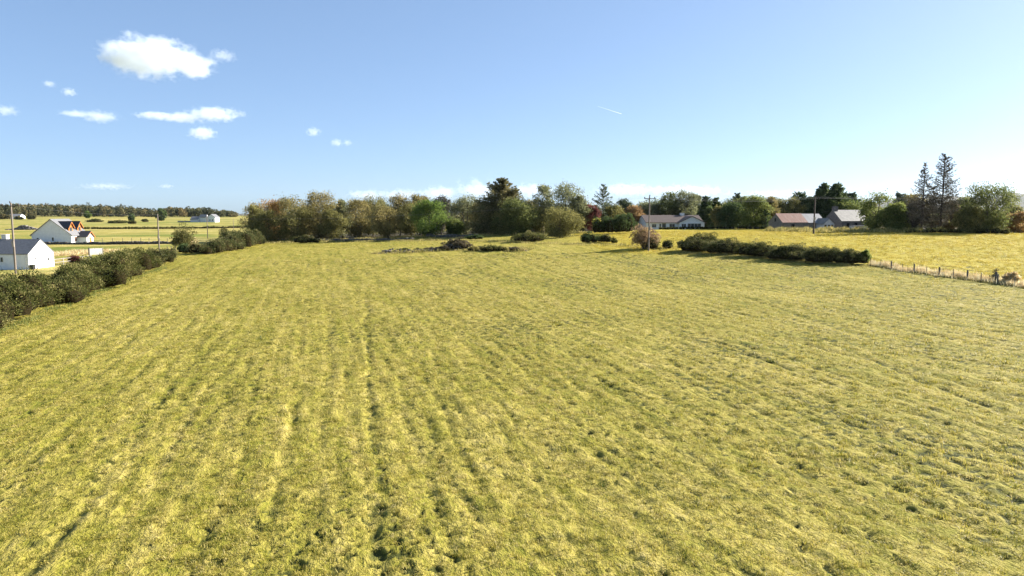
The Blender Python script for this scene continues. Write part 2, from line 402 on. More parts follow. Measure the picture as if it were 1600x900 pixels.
def scatter(name, P, rot, scl, idx, patch, coll):
    me = bpy.data.meshes.new(name); me.vertices.add(len(P))
    me.vertices.foreach_set('co', np.ascontiguousarray(P, dtype=np.float32).ravel())
    for nm, ty, dat in (('rot', 'FLOAT_VECTOR', rot), ('scl', 'FLOAT_VECTOR', scl)):
        a = me.attributes.new(nm, ty, 'POINT'); a.data.foreach_set('vector', np.ascontiguousarray(dat, dtype=np.float32).ravel())
    a = me.attributes.new('idx', 'INT', 'POINT'); a.data.foreach_set('value', np.ascontiguousarray(idx, dtype=np.int32))
    a = me.attributes.new('patch', 'FLOAT', 'POINT'); a.data.foreach_set('value', np.ascontiguousarray(patch, dtype=np.float32))
    me.update()
    o = bpy.data.objects.new(name, me); C.objects.link(o)
    ng = bpy.data.node_groups.new(name + '_scatter', 'GeometryNodeTree')
    ng.interface.new_socket('Geometry', in_out='INPUT', socket_type='NodeSocketGeometry')
    ng.interface.new_socket('Geometry', in_out='OUTPUT', socket_type='NodeSocketGeometry')
    gi = ng.nodes.new('NodeGroupInput'); go = ng.nodes.new('NodeGroupOutput')
    iop = ng.nodes.new('GeometryNodeInstanceOnPoints'); ci = ng.nodes.new('GeometryNodeCollectionInfo')
    ci.inputs['Collection'].default_value = coll; ci.inputs['Separate Children'].default_value = True; ci.inputs['Reset Children'].default_value = True
    def na(nm, ty):
        n = ng.nodes.new('GeometryNodeInputNamedAttribute'); n.data_type = ty; n.inputs['Name'].default_value = nm; return n.outputs[0]
    L = ng.links.new
    L(gi.outputs[0], iop.inputs['Points']); L(ci.outputs[0], iop.inputs['Instance'])
    iop.inputs['Pick Instance'].default_value = True
    L(na('idx', 'INT'), iop.inputs['Instance Index']); L(na('rot', 'FLOAT_VECTOR'), iop.inputs['Rotation']); L(na('scl', 'FLOAT_VECTOR'), iop.inputs['Scale'])
    L(iop.outputs[0], go.inputs[0])
    md = o.modifiers.new('scatter', 'NODES'); md.node_group = ng
    return o
GM = grass_material('meadow_blades', (.060, .090, .010), (.262, .236, .026), (.45, .365, .080), (.54, .445, .18))
GR = grass_material('rough_field_blades', (.16, .15, .018), (.33, .268, .032), (.46, .355, .058), (.54, .415, .11))
coll = bpy.data.collections.new('grass_tufts'); collr = bpy.data.collections.new('rough_tufts')
for k in range(6):
    r_ = np.random.default_rng(100 + k)
    coll.objects.link(blade_mesh('tuft', 34, .22, .04, .12, .018, 1.2 + .15 * k, GM, r_))
    collr.objects.link(blade_mesh('rough_tuft', 30, .28, .12, .34, .02, .5 + .1 * k, GR, r_))
def meadow():
    P, RO, S, I, PA = [], [], [], [], []
    for r0, r1, den, sxy, sz, fs in ((12, 26, 17, .85, .95, 1.), (26, 45, 9, 1.1, 1.0, 1.1), (45, 80, 3.8, 1.6, 1.1, 1.5), (80, 130, 1.5, 2.2, 1.25, 2.2), (130, 240, .45, 3.0, 1.4, 3.2)):
        n = int(den * (r1 ** 2 - r0 ** 2) / 2 * R(98))
        t = rng.uniform(-R(49), R(49), n); q = np.sqrt(rng.uniform(r0 ** 2, r1 ** 2, n))
        x, y = np.sin(t) * q, np.cos(t) * q
        u, v = cross(x, y), along(x, y)
        big = vnoise(u / 5, v / 12, 41); med = vnoise(u / 1.1, v / 2.2, 42); sm = vnoise(u / .5, v / .6, 43)
        rut = rutfield(x, y)
        ok = (rough_mask(x, y) < .5) & (far_mask(x, y) < .5) & (wood_mask(x, y) < .5)
        bare = sstep(.62, .78, vnoise(u / .8, v / .8, 34))
        ok &= rng.uniform(0, 1, n) > (.8 * rut + .9 * bare + .8 * hollows(x, y))
        x, y, u, v, big, med, sm, rut = [a[ok] for a in (x, y, u, v, big, med, sm, rut)]; n = len(x)
        z = surf(x, y); q_ = np.hypot(x, y)
        tus = sstep(.12, .36, .6 * vnoise(u / .42 / fs, v / .4 / fs, 48) + .35 * vnoise(u / .2 / fs, v / .2 / fs, 49) + .25 * big + .08 * np.clip(u / 20, -.6, 1))
        tall = np.clip(1 + .2 * med + .4 * sm + .2 * big - .5 * rut + 1.5 * tus, .35, 3.0)
        rz = rng.normal(0, 1.0, n) + 2.7
        P.append(np.stack([x, y, z], -1)); RO.append(np.stack([rng.normal(0, .12, n), rng.normal(0, .12, n), rz], -1))
        sv = sxy * rng.uniform(.75, 1.25, n)
        S.append(np.stack([sv, sv, sz * tall * rng.uniform(.8, 1.2, n)], -1)); I.append(rng.integers(0, 6, n))
        gr = .60 - .06 * (q_ < 38) + .07 * sstep(50, 110, q_) - .30 * tus + .24 * vnoise(u / .45, v / 16, 47) + .16 * vnoise(u / 1.5, v / 30, 50) + .30 * big + .18 * vnoise(u / 1.3, v / 3.5, 45) + .26 * vnoise(u / .5, v / .55, 46) - .45 * rut - .3 * sstep(.3, .6, sm) + .10 * np.clip(u / 40, -1, 1)
        PA.append(np.clip(gr + rng.normal(0, .13, n), 0, 1))
    o = scatter('meadow_grass', np.concatenate(P), np.concatenate(RO), np.concatenate(S), np.concatenate(I), np.concatenate(PA), coll)
    tag(o, 'mown yellow green meadow grass covering the large field', 'grass', kind='stuff')
def rough_field():
    n = 26000
    x = rng.uniform(5, 190, n); y = rng.uniform(55, 200, n)
    ok = (rough_mask(x, y) > .5) & (wood_mask(x, y) < .5) & (np.abs(np.arctan2(x, y)) < R(47))
    x, y = x[ok], y[ok]; n = len(x)
    sv = rng.uniform(1.6, 2.8, n)
    o = scatter('rough_field_grass', np.stack([x, y, surf(x, y)], -1), np.stack([rng.normal(0, .1, n), rng.normal(0, .1, n), rng.uniform(0, 6.3, n)], -1),
                np.stack([sv, sv, rng.uniform(.5, 1.0, n)], -1), rng.integers(0, 6, n), np.clip(.55 + .35 * vnoise(x / 7, y / 7, 51) + rng.normal(0, .15, n), 0, 1), collr)
    tag(o, 'taller golden grass filling the field beyond the fence', 'grass', kind='stuff')
meadow(); rough_field()

# ------------------------------------------------------------------ plants
def crown_obj(name, P, D, L, W, tint, mat_, parent, r):
    V, Fq = diamonds(P, D, L, W, r)
    return mesh_np(name, V, Fq, mat_, parent, tint=np.clip(tint, 0, 1))
def limb(p0, p1, r0, r1, r, n=5, wob=.05, seg=6):
    t = np.linspace(0, 1, seg)[:, None]; p0 = np.array(p0, float); p1 = np.array(p1, float)
    Ln = np.linalg.norm(p1 - p0); pts = p0 + (p1 - p0) * t
    pts[1:-1] += r.normal(0, wob * Ln, (seg - 2, 3)) * .5
    pts[:, 2] += .08 * Ln * np.sin(t[:, 0] * math.pi)
    return tube(pts, r0 + (r1 - r0) * t[:, 0], n)
def broadleaf(label, px, d, top, wpx, kind, base=.12, group=None, name='tree', ncl=52, leaves=2600, ls=.42, stems=1, bark='bark', cat='tree', sparse=0., peak=.5, seed=None, pw=.62):
    seed = int(px * 7 + d) if seed is None else seed
    r = np.random.default_rng(seed); x, y = xat(px, d), d; z0 = gnd(x, y)
    H = zat(top, d) - z0; W = wpx / F_PX * d
    t_ = thing(name, label, cat, (x, y, z0), 0, group)
    tt = base + (1 - base) * (1 - r.uniform(0, 1, ncl) ** 1.0) * .93
    s = (tt - base) / (1 - base)
    k = math.log(.5) / math.log(peak)
    prof = np.sin(np.pi * np.clip(s, .02, .98) ** k) ** pw
    an = r.uniform(0, 2 * math.pi, ncl); lob = 1 + .22 * np.sin(an * 3 + r.uniform(0, 6)) + .15 * np.sin(an * 2 + 5 * s)
    rad = W / 2 * prof * (.3 + .62 * np.sqrt(r.uniform(0, 1, ncl))) * lob * .93
    cen = np.stack([rad * np.cos(an), rad * np.sin(an), tt * H], -1)
    cr = W * r.uniform(.10, .19, ncl) + .3
    cen[:, 2] = np.minimum(cen[:, 2], H - cr * .5)
    leaves = int(leaves * 2.6); ls = ls * 1.0
    # trunk and limbs
    parts = []
    for sidx in range(stems):
        off = r.normal(0, .25, 2) * (stems > 1); topx = r.normal(0, W * .08, 2) + off * 3
        parts.append(limb((off[0], off[1], -.3), (topx[0], topx[1], H * .85), .018 * H + .06, .03, r, 7, .025, 9))
    for c in cen[::2]:
        b = np.array([c[0] * .1, c[1] * .1, max(.08 * H, c[2] - (.25 + .35 * r.random()) * np.hypot(c[0], c[1]) - .08 * H)])
        parts.append(limb(b, c, .05 + .003 * H, .015, r, 4, .06, 5))
    V, Fq = join(parts); mesh_np('trunk', V, Fq, M[bark], t_, smooth=True)
    w = cr ** 2; per = r.choice(ncl, leaves, p=w / w.sum())
    dr = unit(leaves, r); P = cen[per] + dr * (cr[per] * r.uniform(.2, 1, leaves) ** .5 * (1 + .25 * r.normal(size=leaves)))[:, None] * np.array([1, 1, .8])
    if sparse: keep = r.random(leaves) > sparse * sstep(.55, 1, P[:, 2] / H); P, dr, per = P[keep], dr[keep], per[keep]
    P[:, 2] = np.maximum(P[:, 2], .05 * H)
    n = len(P); ct = r.uniform(.2, .8, ncl)
    D = unit(n, r); D[:, 2] -= .3; D /= np.linalg.norm(D, axis=1, keepdims=True)
    crown_obj('crown', P, D, ls * r.uniform(.7, 1.4, n), ls * .62 * r.uniform(.7, 1.3, n), .55 * ct[per] + .45 * r.random(n), LM[kind], t_, r)
    return t_
def conifer(label, px, d, top, wpx, kind, base=.06, group=None, name='conifer_tree', dens=1.0, ls=.5, droop=.25, cat='tree', gap=.5, lean=0, bark='bark', power=.8, seed=None, thick=.75):
    seed = int(px * 5 + d) if seed is None else seed
    r = np.random.default_rng(seed); x, y = xat(px, d), d; z0 = gnd(x, y)
    H = zat(top, d) - z0; W = wpx / F_PX * d
    t_ = thing(name, label, cat, (x, y, z0), 0, group)
    parts = [limb((0, 0, -.3), (lean, 0, H * .985), .014 * H + .05, .03, r, 7, .006, 10)]
    P, D, T = [], [], []
    z = base * H
    while z < H * .985:
        t = z / H; s = (t - base) / (1 - base)
        Lm = W / 2 * ((1 - s) ** power) * min(1, .55 + s * 2.2) + .25
        for _ in range(int(r.integers(5, 9))):
            a = r.uniform(0, 2 * math.pi); Ln = Lm * r.uniform(.55, 1.18); up = -droop + .75 * s + r.normal(0, .1)
            e = np.array([math.cos(a), math.sin(a), up]); p0 = np.array([lean * t, 0, z + r.normal(0, .1)])
            q = np.linspace(0, 1, 5)[:, None]; pts = p0 + e * Ln * q; pts[:, 2] += .18 * Ln * q[:, 0] ** 2
            parts.append(tube(pts, np.linspace(.045, .012, 5) * (.6 + .03 * H), 4))
            m = max(4, int(Ln * 17 * dens)); f = r.uniform(.12, 1.02, m) ** .8
            pp = p0 + e * Ln * f[:, None]; pp[:, 2] += .18 * Ln * f ** 2
            sp_ = (1 - f * .7)[:, None] * Ln * .2
            pp += r.normal(0, 1, (m, 3)) * sp_ * np.array([1, 1, thick]); pp[:, 2] -= np.abs(r.normal(0, .12, m)) * Ln * .4
            P.append(pp); dd = e + r.normal(0, .45, (m, 3)); dd[:, 2] -= .25; D.append(dd / np.linalg.norm(dd, axis=1, keepdims=True)); T.append(np.full(m, r.uniform(.15, .85)))
        z += gap * r.uniform(.75, 1.25)
    tip = 14; pz = np.stack([r.normal(0, .12, tip) + lean, r.normal(0, .12, tip), H * r.uniform(.94, 1.0, tip)], -1); P.append(pz); D.append(np.tile([[0, 0, 1.]], (tip, 1))); T.append(np.full(tip, .5))
    V, Fq = join(parts); mesh_np('trunk', V, Fq, M[bark], t_, smooth=True)
    P, D, T = np.concatenate(P), np.concatenate(D), np.concatenate(T); n = len(P)
    crown_obj('crown', P, D, ls * r.uniform(.7, 1.4, n), ls * .42 * r.uniform(.7, 1.3, n), .5 * T + .5 * r.random(n), LM[kind], t_, r)
    return t_
def lumps_foliage(cen, rad, per_m2, ls, r, spike=.5, zsq=1.0):
    """leaves over the upper shells of ellipsoids given in local coordinates"""
    P, D, T = [], [], []
    for c, q in zip(cen, rad):
        n = int(per_m2 * 2 * math.pi * q[0] * q[2]) + 12
        d = unit(n, r); d[:, 2] = np.abs(d[:, 2]) * 1.0 - .25 * (r.random(n) < .4)
        nz = 1 + .22 * vnoise(d[:, 0] * 3 + c[0] * 2, d[:, 1] * 3 + d[:, 2] * 2.4 + c[1], 61) + r.normal(0, .07, n)
        P.append(c + d * q * nz[:, None] * r.uniform(.72, 1, n)[:, None] ** .5)
        dd = d * spike * 2 + unit(n, r); dd[:, 2] += .2; D.append(dd / np.linalg.norm(dd, axis=1, keepdims=True))
        T.append(np.clip(r.uniform(.15, .75) * .5 + .5 * r.random(n) + .2 * vnoise(P[-1][:, 0] * 1.2, P[-1][:, 1] * 1.2 + P[-1][:, 2], 62), 0, 1))
    P = np.concatenate(P); P[:, 2] = np.maximum(P[:, 2], .03)
    return P, np.concatenate(D), np.concatenate(T)
def core_mesh(cen, rad, r, k=.72):  # solid dark hulls added inside bushes to block see-through
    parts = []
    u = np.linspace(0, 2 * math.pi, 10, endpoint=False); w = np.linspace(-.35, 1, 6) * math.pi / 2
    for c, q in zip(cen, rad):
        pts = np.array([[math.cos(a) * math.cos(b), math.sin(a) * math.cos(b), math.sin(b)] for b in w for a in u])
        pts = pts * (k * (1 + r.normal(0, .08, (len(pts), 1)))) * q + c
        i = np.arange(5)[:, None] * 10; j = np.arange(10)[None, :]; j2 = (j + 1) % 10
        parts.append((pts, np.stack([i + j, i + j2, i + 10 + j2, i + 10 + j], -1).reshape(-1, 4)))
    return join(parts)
def knobs(cen, rad, r, n=8, k=(.22, .46)):
    C_, R_ = [], []
    for c, q in zip(cen, rad):
        for _ in range(n):
            d = unit(1, r)[0]; d[2] = abs(d[2]); s = r.uniform(*k)
            C_.append(c + d * q * r.uniform(.75, 1.12)); m = float(np.mean(q)); R_.append((m * s, m * s, m * s * .9))
    return np.array(C_), np.array(R_)
def B(px, py): return gp(px, py)[1]
def shrub(label, px, d, top, wpx, kind, name='shrub', cat='bush', group=None, ls=.25, per=26, nl=7, spike=.5, depth=.8, xy=None, H=None, W=None, seed=None, core=True, stalks=True):
    seed = int(px * 3 + d * 2) if seed is None else seed
    r = np.random.default_rng(seed); x, y = (xat(px, d), d) if xy is None else xy; z0 = gnd(x, y)
    H = max(.5, zat(top, d) - z0) if H is None else H; W = wpx / F_PX * d if W is None else W
    t_ = thing(name, label, cat, (x, y, z0), 0, group)
    cen, rad = [], []
    for k in range(nl):
        a = r.uniform(0, 2 * math.pi); q = W * .5 * (0 if k == 0 else r.uniform(.25, .66)); h = H * (r.uniform(.9, 1.0) if k == 0 else r.uniform(.5, .92))
        rr = W * r.uniform(.2, .32)
        cen.append((math.cos(a) * q, math.sin(a) * q * depth, h * .35)); rad.append((rr, rr * depth, h * .62))
    cen, rad = np.array(cen), np.array(rad)
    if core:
        V, Fq = core_mesh(cen, rad, r); mesh_np('shade_hull', V, Fq, M['core'], t_, smooth=True)
    else:
        parts = [limb((r.normal(0, W * .05), r.normal(0, W * .05), -.1), c + q * np.array([.4, .4, .7]) * r.normal(0, .6, 3) + np.array([0, 0, .2 * H]), .05, .015, r, 4, .05, 6) for c, q in zip(cen, rad) for _ in range(4)]
        V, Fq = join(parts); mesh_np('stem', V, Fq, M['bark'], t_)
    kc, kr = knobs(cen, rad, r)
    P, D, T = [np.concatenate(q) for q in zip(lumps_foliage(cen, rad * .95, per * .7, ls, r, spike), lumps_foliage(kc, kr, per * .9, ls, r, spike))]
    n = len(P); crown_obj('foliage', P, D, ls * r.uniform(.6, 1.4, n), ls * .4 * r.uniform(.6, 1.4, n), T, LM[kind], t_, r)
    return t_
def hedge(label, path, kind, H, W, name='hedge', cat='hedge', ls=.2, per=60, step=1.1, spike=.6, hv=.38, group=None):
    """a run of bush grown into one body along world points path"""
    path = np.array(path, float); r = np.random.default_rng(int(abs(path[0, 0]) * 13 + len(path)))
    seg = np.linalg.norm(np.diff(path, axis=0), axis=1); cum = np.concatenate([[0], np.cumsum(seg)])
    s = np.arange(.4, cum[-1], step); px_ = np.interp(s, cum, path[:, 0]); py_ = np.interp(s, cum, path[:, 1])
    Hs = np.interp(s, np.linspace(0, cum[-1], len(np.atleast_1d(H))), np.atleast_1d(H)) if np.ndim(H) else np.full(len(s), H)
    o0 = (px_[0], py_[0]); z0 = gnd(*o0)
    t_ = thing(name, label, cat, (o0[0], o0[1], z0), 0, group)
    cen, rad = [], []
    for k in range(len(s)):
        for _ in range(2):
            x = px_[k] + r.normal(0, W * .2) - o0[0]; y = py_[k] + r.normal(0, W * .15) - o0[1]
            g = gnd(x + o0[0], y + o0[1]) - z0
            h = Hs[k] * (1 + hv * vnoise(s[k] / 3.4, 3.3, 71) * 1.6 + r.normal(0, hv * .3)); q = W * r.uniform(.28, .42)
            cen.append((x, y, g + h * .35)); rad.append((q, q, max(.3, h * .62)))
    cen, rad = np.array(cen), np.array(rad)
    V, Fq = core_mesh(cen, rad, r); mesh_np('shade_hull', V, Fq, M['core'], t_, smooth=True)
    kc, kr = knobs(cen, rad, r, 3 if W > 2 else 0) if W > 2 else (cen[:1], rad[:1] * .5)
    P, D, T = [np.concatenate(q) for q in zip(lumps_foliage(cen, rad, per * .7, ls, r, spike), lumps_foliage(kc, kr, per * .8, ls, r, spike))]
    P[:, 2] = np.maximum(P[:, 2], ground(P[:, 0] + o0[0], P[:, 1] + o0[1]) - z0 + .03)
    n = len(P); crown_obj('foliage', P, D, ls * r.uniform(.6, 1.5, n), ls * .4 * r.uniform(.6, 1.4, n), T, LM[kind], t_, r)
    return t_
def tuft_strip(name, label, path, width, kind, n, h, w=.03, cat='grass'):
    """countless tall blades along a path, one mesh"""
    path = np.array(path, float); seg = np.linalg.norm(np.diff(path, axis=0), axis=1); cum = np.concatenate([[0], np.cumsum(seg)])
    s = rng.uniform(0, cum[-1], n); off = rng.normal(0, width / 2.4, n)
    x = np.interp(s, cum, path[:, 0]) + off * .6 + rng.normal(0, .15, n); y = np.interp(s, cum, path[:, 1]) + off
    hh = h * rng.uniform(.4, 1.1, n) * np.clip(1 + .8 * vnoise(s / 2.2, off / 2, 81), .3, 1.8)
    P = np.stack([x, y, ground(x, y) - .1 + hh / 2], -1)
    D = np.stack([rng.normal(.1, .3, n), rng.normal(0, .3, n), np.ones(n)], -1); D /= np.linalg.norm(D, axis=1, keepdims=True)
    V, Fq = diamonds(P, D, hh, w * rng.uniform(.6, 1.6, n))
    o = mesh_np(name, V, Fq, LM[kind], tint=np.clip(rng.random(n) * .6 + .2 + .3 * vnoise(s / 3, off, 82), 0, 1))
    return tag(o, label, cat, kind='stuff')

# --- left gorse hedge, nearest to the camera
hx = lambda y: -43.2 - .285 * (y - 56)
hedge('long dark olive gorse hedge along the left side of the meadow', [(hx(y), y) for y in (38, 60, 80, 100, 116)], 'gorse_tan', [2.4, 2.5, 2.6, 2.8, 2.5], 4.6, ls=.2, per=85, step=1.0)
shrub('rounded dark gorse bush ending the long left hedge beside the pole', 240, 124, 386, 50, 'gorse', 'gorse_bush', ls=.22, per=60, nl=8, W=6.5, seed=11)
shrub('squat dark gorse bush at the tip of the left hedge', 258, 133, 388, 30, 'gorse', 'gorse_bush', ls=.22, per=55, nl=6, seed=12)
shrub('tan and olive sapling with thin upright twigs in the left hedge gap', 286, 158, 352, 34, 'olive', 'sapling', 'tree', ls=.3, per=14, nl=10, seed=13, core=False)
shrub('yellowing twiggy bush leaning right of the tan sapling', 298, 160, 366, 20, 'straw', 'twiggy_bush', ls=.25, per=7, nl=6, seed=14, core=False)
shrub('low dark bush under the tan sapling', 284, 151, 380, 32, 'dark', 'gorse_bush', ls=.22, per=45, nl=6, seed=15)
hedge('dark olive gorse hedge running back towards the wood left of the meadow', [gp(306, 397), gp(330, 396), gp(352, 392), gp(375, 387), gp(398, 383)], 'gorse', [2.6, 3.0, 3.6, 3.6, 3.2], 5.0, ls=.28, per=36, step=1.6)
shrub('tall pointed gorse bush rising above the far left hedge', 352, 178, 351, 22, 'gorse_tan', 'gorse_bush', ls=.28, per=40, nl=6, seed=17)
shrub('rounded brownish bush at the wood end of the far left hedge', 390, 205, 357, 30, 'gorse_tan', 'gorse_bush', ls=.3, per=36, nl=6, seed=18)
shrub('reddish brown bush with dead stems beside the white shed', 113, 128, 397, 24, 'red', 'brown_bush', ls=.2, per=30, nl=5, seed=19)
# --- right hedge
HB = [('domed dark gorse bush at the left end of the right hedge', 1092, 129, 364, 56, 'gorse', 21, 9),
      ('dark gorse bush second from the left in the right hedge', 1140, 125, 372, 54, 'gorse', 22, 7),
      ('gappy brown gorse bush in the middle of the right hedge', 1183, 122, 376, 50, 'gorse_tan', 23, 5),
      ('broad grey green gorse bush right of the gappy brown one', 1238, 119, 379, 52, 'gorse', 24, 8),
      ('long low gorse bush near the right end of the hedge', 1290, 116, 384, 54, 'gorse', 25, 8),
      ('low dark gorse bush ending the right hedge before the fence', 1328, 113, 388, 42, 'gorse', 26, 7)]
for (lb, px, d, top, w, kd, sd, nl), by in zip(HB, (392, 396, 401, 406, 410, 412)):
    shrub(lb, px, B(px, by), top - 1, w * 1.36, kd, 'gorse_bush', ls=.2, per=55, nl=nl + 4, seed=sd, group='gorse bushes in the right hedge', spike=.6, depth=.6)
shrub('feathery green broom bush between the right hedge and the fence', 1357, B(1357, 413), 388, 20, 'lime', 'broom_bush', ls=.4, per=45, nl=4, seed=27, spike=1.4)
# --- bushes along the far edge of the meadow
shrub('pinkish tan leafless looking bush with dark base left of the pole', 1008, B(1008, 389), 349, 46, 'pink', 'tan_bush', ls=.28, per=22, nl=10, seed=31, core=False)
shrub('dark gorse bush at the foot of the pinkish tan bush', 1024, B(1024, 389), 371, 30, 'gorse', 'gorse_bush', ls=.22, per=50, nl=6, seed=32)
shrub('small dark gorse bush right of the pinkish tan bush', 1044, B(1044, 388), 373, 24, 'gorse', 'gorse_bush', ls=.22, per=50, nl=5, seed=33)
shrub('low dark rhododendron like bush below the red tree', 919, B(919, 379), 362, 30, 'dark', 'dark_bush', ls=.25, per=40, nl=5, seed=34)
shrub('small yellow green bush among the low dark bushes', 936, B(936, 378), 365, 20, 'lime', 'small_bush', ls=.25, per=35, nl=4, seed=35)
shrub('round green bush right of the small yellow green bush', 948, B(948, 379), 365, 22, 'gorse', 'small_bush', ls=.25, per=40, nl=4, seed=36)
shrub('smallest grey green bush of the row under the dark clipped hedge', 960, B(960, 380), 370, 15, 'gorse_tan', 'small_bush', ls=.25, per=40, nl=4, seed=37)
shrub('sprawling olive grey bramble bush left of the olive round tree', 828, B(828, 377), 361, 58, 'gorse_tan', 'bramble_bush', ls=.28, per=34, nl=9, seed=38)
shrub('dark low gorse bush on the ruined wall under the tan birches', 478, 204, 367, 44, 'gorse', 'gorse_bush', ls=.28, per=36, nl=9, depth=.5, seed=39)
shrub('dark rounded bush at the left end of the ruined wall', 406, 207, 367, 14, 'gorse', 'gorse_bush', ls=.28, per=36, nl=4, seed=40)
shrub('dead brown gorse bush on the stone heap in the meadow', 711, B(711, 390), 371, 46, 'dead', 'dead_bush', ls=.3, per=34, nl=9, depth=.5, seed=41)
shrub('low dark bush on the grass left of the spruce', 742, B(742, 374), 366, 30, 'dark', 'dark_bush', ls=.28, per=36, nl=6, depth=.5, seed=42)

# --- the wood, from left to right
WOOD = [
 ('slim olive yellow tree at the left end of the wood', 399, 226, 319, 28, 'olive', .03, {}),
 ('orange brown birch second from the left end of the wood', 422, 236, 312, 62, 'rust', .05, {}),
 ('dark green tree with its crown down to the ground near the left end', 418, 222, 330, 50, 'olive', .0, {}),
 ('tan yellow birch between the orange brown and the tallest left birch', 455, 238, 308, 66, 'tan', .06, {}),
 ('dark olive tree standing in front of the tan yellow birch', 463, 224, 324, 56, 'olive', .06, {}),
 ('tallest tan birch of the left half with ragged top', 501, 230, 300, 60, 'tan', .08, {'bark': 'birch_bark', 'ncl': 74, 'pw': .36, 'leaves': 4200}),
 ('short sunlit birch right of the tallest tan birch', 521, 224, 327, 42, 'olive', .05, {'bark': 'birch_bark'}),
 ('small slender tree with a gap on either side of its top', 534, 240, 311, 18, 'sage', .25, {}),
 ('tan crowned birch right of the slender gap tree', 561, 232, 311, 54, 'tan', .08, {'bark': 'birch_bark'}),
 ('olive tree behind the twin tan birches', 583, 246, 305, 46, 'olive', .1, {}),
 ('tan tree on a dark forked trunk at the ruined wall', 604, 212, 322, 52, 'tan', .12, {'stems': 2}),
 ('tall tan crown directly behind the forked wall tree', 624, 240, 304, 48, 'tan', .15, {'bark': 'birch_bark'}),
 ('tan topped tree rising behind the bright green tree', 656, 240, 301, 42, 'tan', .2, {}),
 ('grey olive tree left of the bright green tree', 642, 230, 318, 44, 'olive', .12, {}),
 ('bright green round maple in front of the wood', 670, 214, 313, 60, 'maple', .10, {'ncl': 60, 'leaves': 4200, 'ls': .4, 'peak': .45, 'pw': .5}),
 ('thin grey crowned tree right behind the bright green maple', 690, 246, 305, 34, 'grey', .2, {}),
 ('small yellow green round tree right of the maple', 711, 214, 344, 30, 'lime', .1, {}),
 ('grey olive birch with leaning dark trunks', 727, 228, 306, 54, 'sage', .12, {'stems': 3}),
 ('tan grey tree tucked left of the big spruce', 751, 224, 316, 40, 'tan', .12, {}),
 ('yellow green tree at the front of the big spruce', 812, 202, 310, 64, 'moss', .0, {'leaves': 3400}),
 ('dark leafy tree low in front of the spruce', 792, 206, 330, 56, 'olive', .0, {'leaves': 3000}),
 ('tall slender grey green birch right of the spruce', 850, 212, 289, 36, 'sage', .2, {'bark': 'birch_bark', 'sparse': .4}),
 ('tallest green birch with two ragged tops', 886, 208, 286, 54, 'sage', .12, {'bark': 'birch_bark', 'ncl': 64, 'pw': .45, 'sparse': .3, 'leaves': 3200}),
 ('sunlit drooping birch right of the twin topped birch', 903, 206, 304, 40, 'sage', .03, {'bark': 'birch_bark', 'leaves': 3000}),
 ('brown yellow tree behind the round olive willow', 846, 214, 326, 50, 'olive', .05, {}),
 ('round olive willow with orange sunlit side at the meadow edge', 876, 172, 327, 62, 'olive', .03, {'stems': 4, 'leaves': 4200, 'ls': .34, 'ncl': 60, 'pw': .45}),
 ('purple red leaved tree left of the pine', 924, 206, 320, 26, 'red', .08, {}),
 ('small yellow tree at the foot of the purple red tree', 934, 198, 342, 14, 'yellow', .1, {}),
 ('olive green tree under the tall pine', 958, 212, 322, 38, 'olive', .1, {}),
 ('dull green tree between the pine and the orange tree', 974, 236, 311, 30, 'pine', .2, {}),
 ('orange tan tree behind the dark clipped hedge', 989, 232, 322, 34, 'orange', .15, {}),
 ('thin grey green tree left of the pole top', 1006, 250, 316, 34, 'sage', .2, {'sparse': .4}),
 ('grey olive tree behind the bungalow roof', 1024, 256, 318, 34, 'sage', .2, {}),
 ('green poplar behind the left part of the bungalow', 1044, 254, 300, 36, 'moss', .15, {}),
 ('tallest green poplar behind the bungalow', 1070, 252, 296, 44, 'sage', .12, {'ncl': 60, 'leaves': 3200}),
 ('slim poplar right of the tallest poplar', 1090, 256, 303, 22, 'sage', .1, {}),
 ('tan birch in front of the dark trees right of the bungalow', 1125, 224, 322, 24, 'olive', .08, {}),
 ('dark broad tree right of the bungalow', 1142, 222, 318, 44, 'dark', .0, {'leaves': 3200}),
 ('sunlit pale yellow green tree left of the barn', 1180, 216, 307, 46, 'lime', .03, {'ncl': 56, 'leaves': 3400}),
 ('brown green tree between the dark and the pale trees', 1160, 226, 306, 34, 'moss', .05, {}),
 ('pale tree with thin trunk at the barn gable', 1203, 220, 308, 26, 'tan', .15, {}),
 ('yellow green tree behind the rusty barn roof', 1229, 232, 308, 44, 'olive', .2, {}),
 ('pale olive tree behind the farmhouse chimney', 1322, 234, 316, 44, 'lime', .1, {}),
 ('light green tree with bare red tipped twigs at the farmhouse end', 1370, 184, 298, 46, 'lime', .08, {'sparse': .85, 'leaves': 2800}),
 ('bright yellow green bushy tree right of the farmhouse', 1400, 182, 318, 36, 'lime', .0, {}),
 ('olive brown tree behind the dying spruces', 1426, 204, 302, 44, 'tan', .1, {}),
 ('brown bare twigged tree under the left dying spruce', 1428, 184, 314, 40, 'grey', .0, {'leaves': 2400}),
 ('brown bare twigged tree under the right dying spruce', 1482, 184, 312, 34, 'dead', .0, {'leaves': 2400}),
 ('grey green tree between the dying spruces and the broad oak', 1506, 190, 308, 42, 'sage', .02, {}),
 ('broad oak with a flat open crown at the right edge', 1545, 172, 288, 74, 'moss', .05, {'ncl': 70, 'leaves': 4200, 'ls': .4, 'stems': 2, 'peak': .55, 'pw': .4}),
 ('low green tree under the left side of the broad oak', 1515, 170, 324, 40, 'olive', .0, {}),
 ('orange brown bush tree at the right edge of the picture', 1588, 176, 332, 44, 'orange', .0, {}),
 ('dull green tree behind the orange brown bush tree', 1590, 196, 322, 40, 'olive', .0, {}),
]
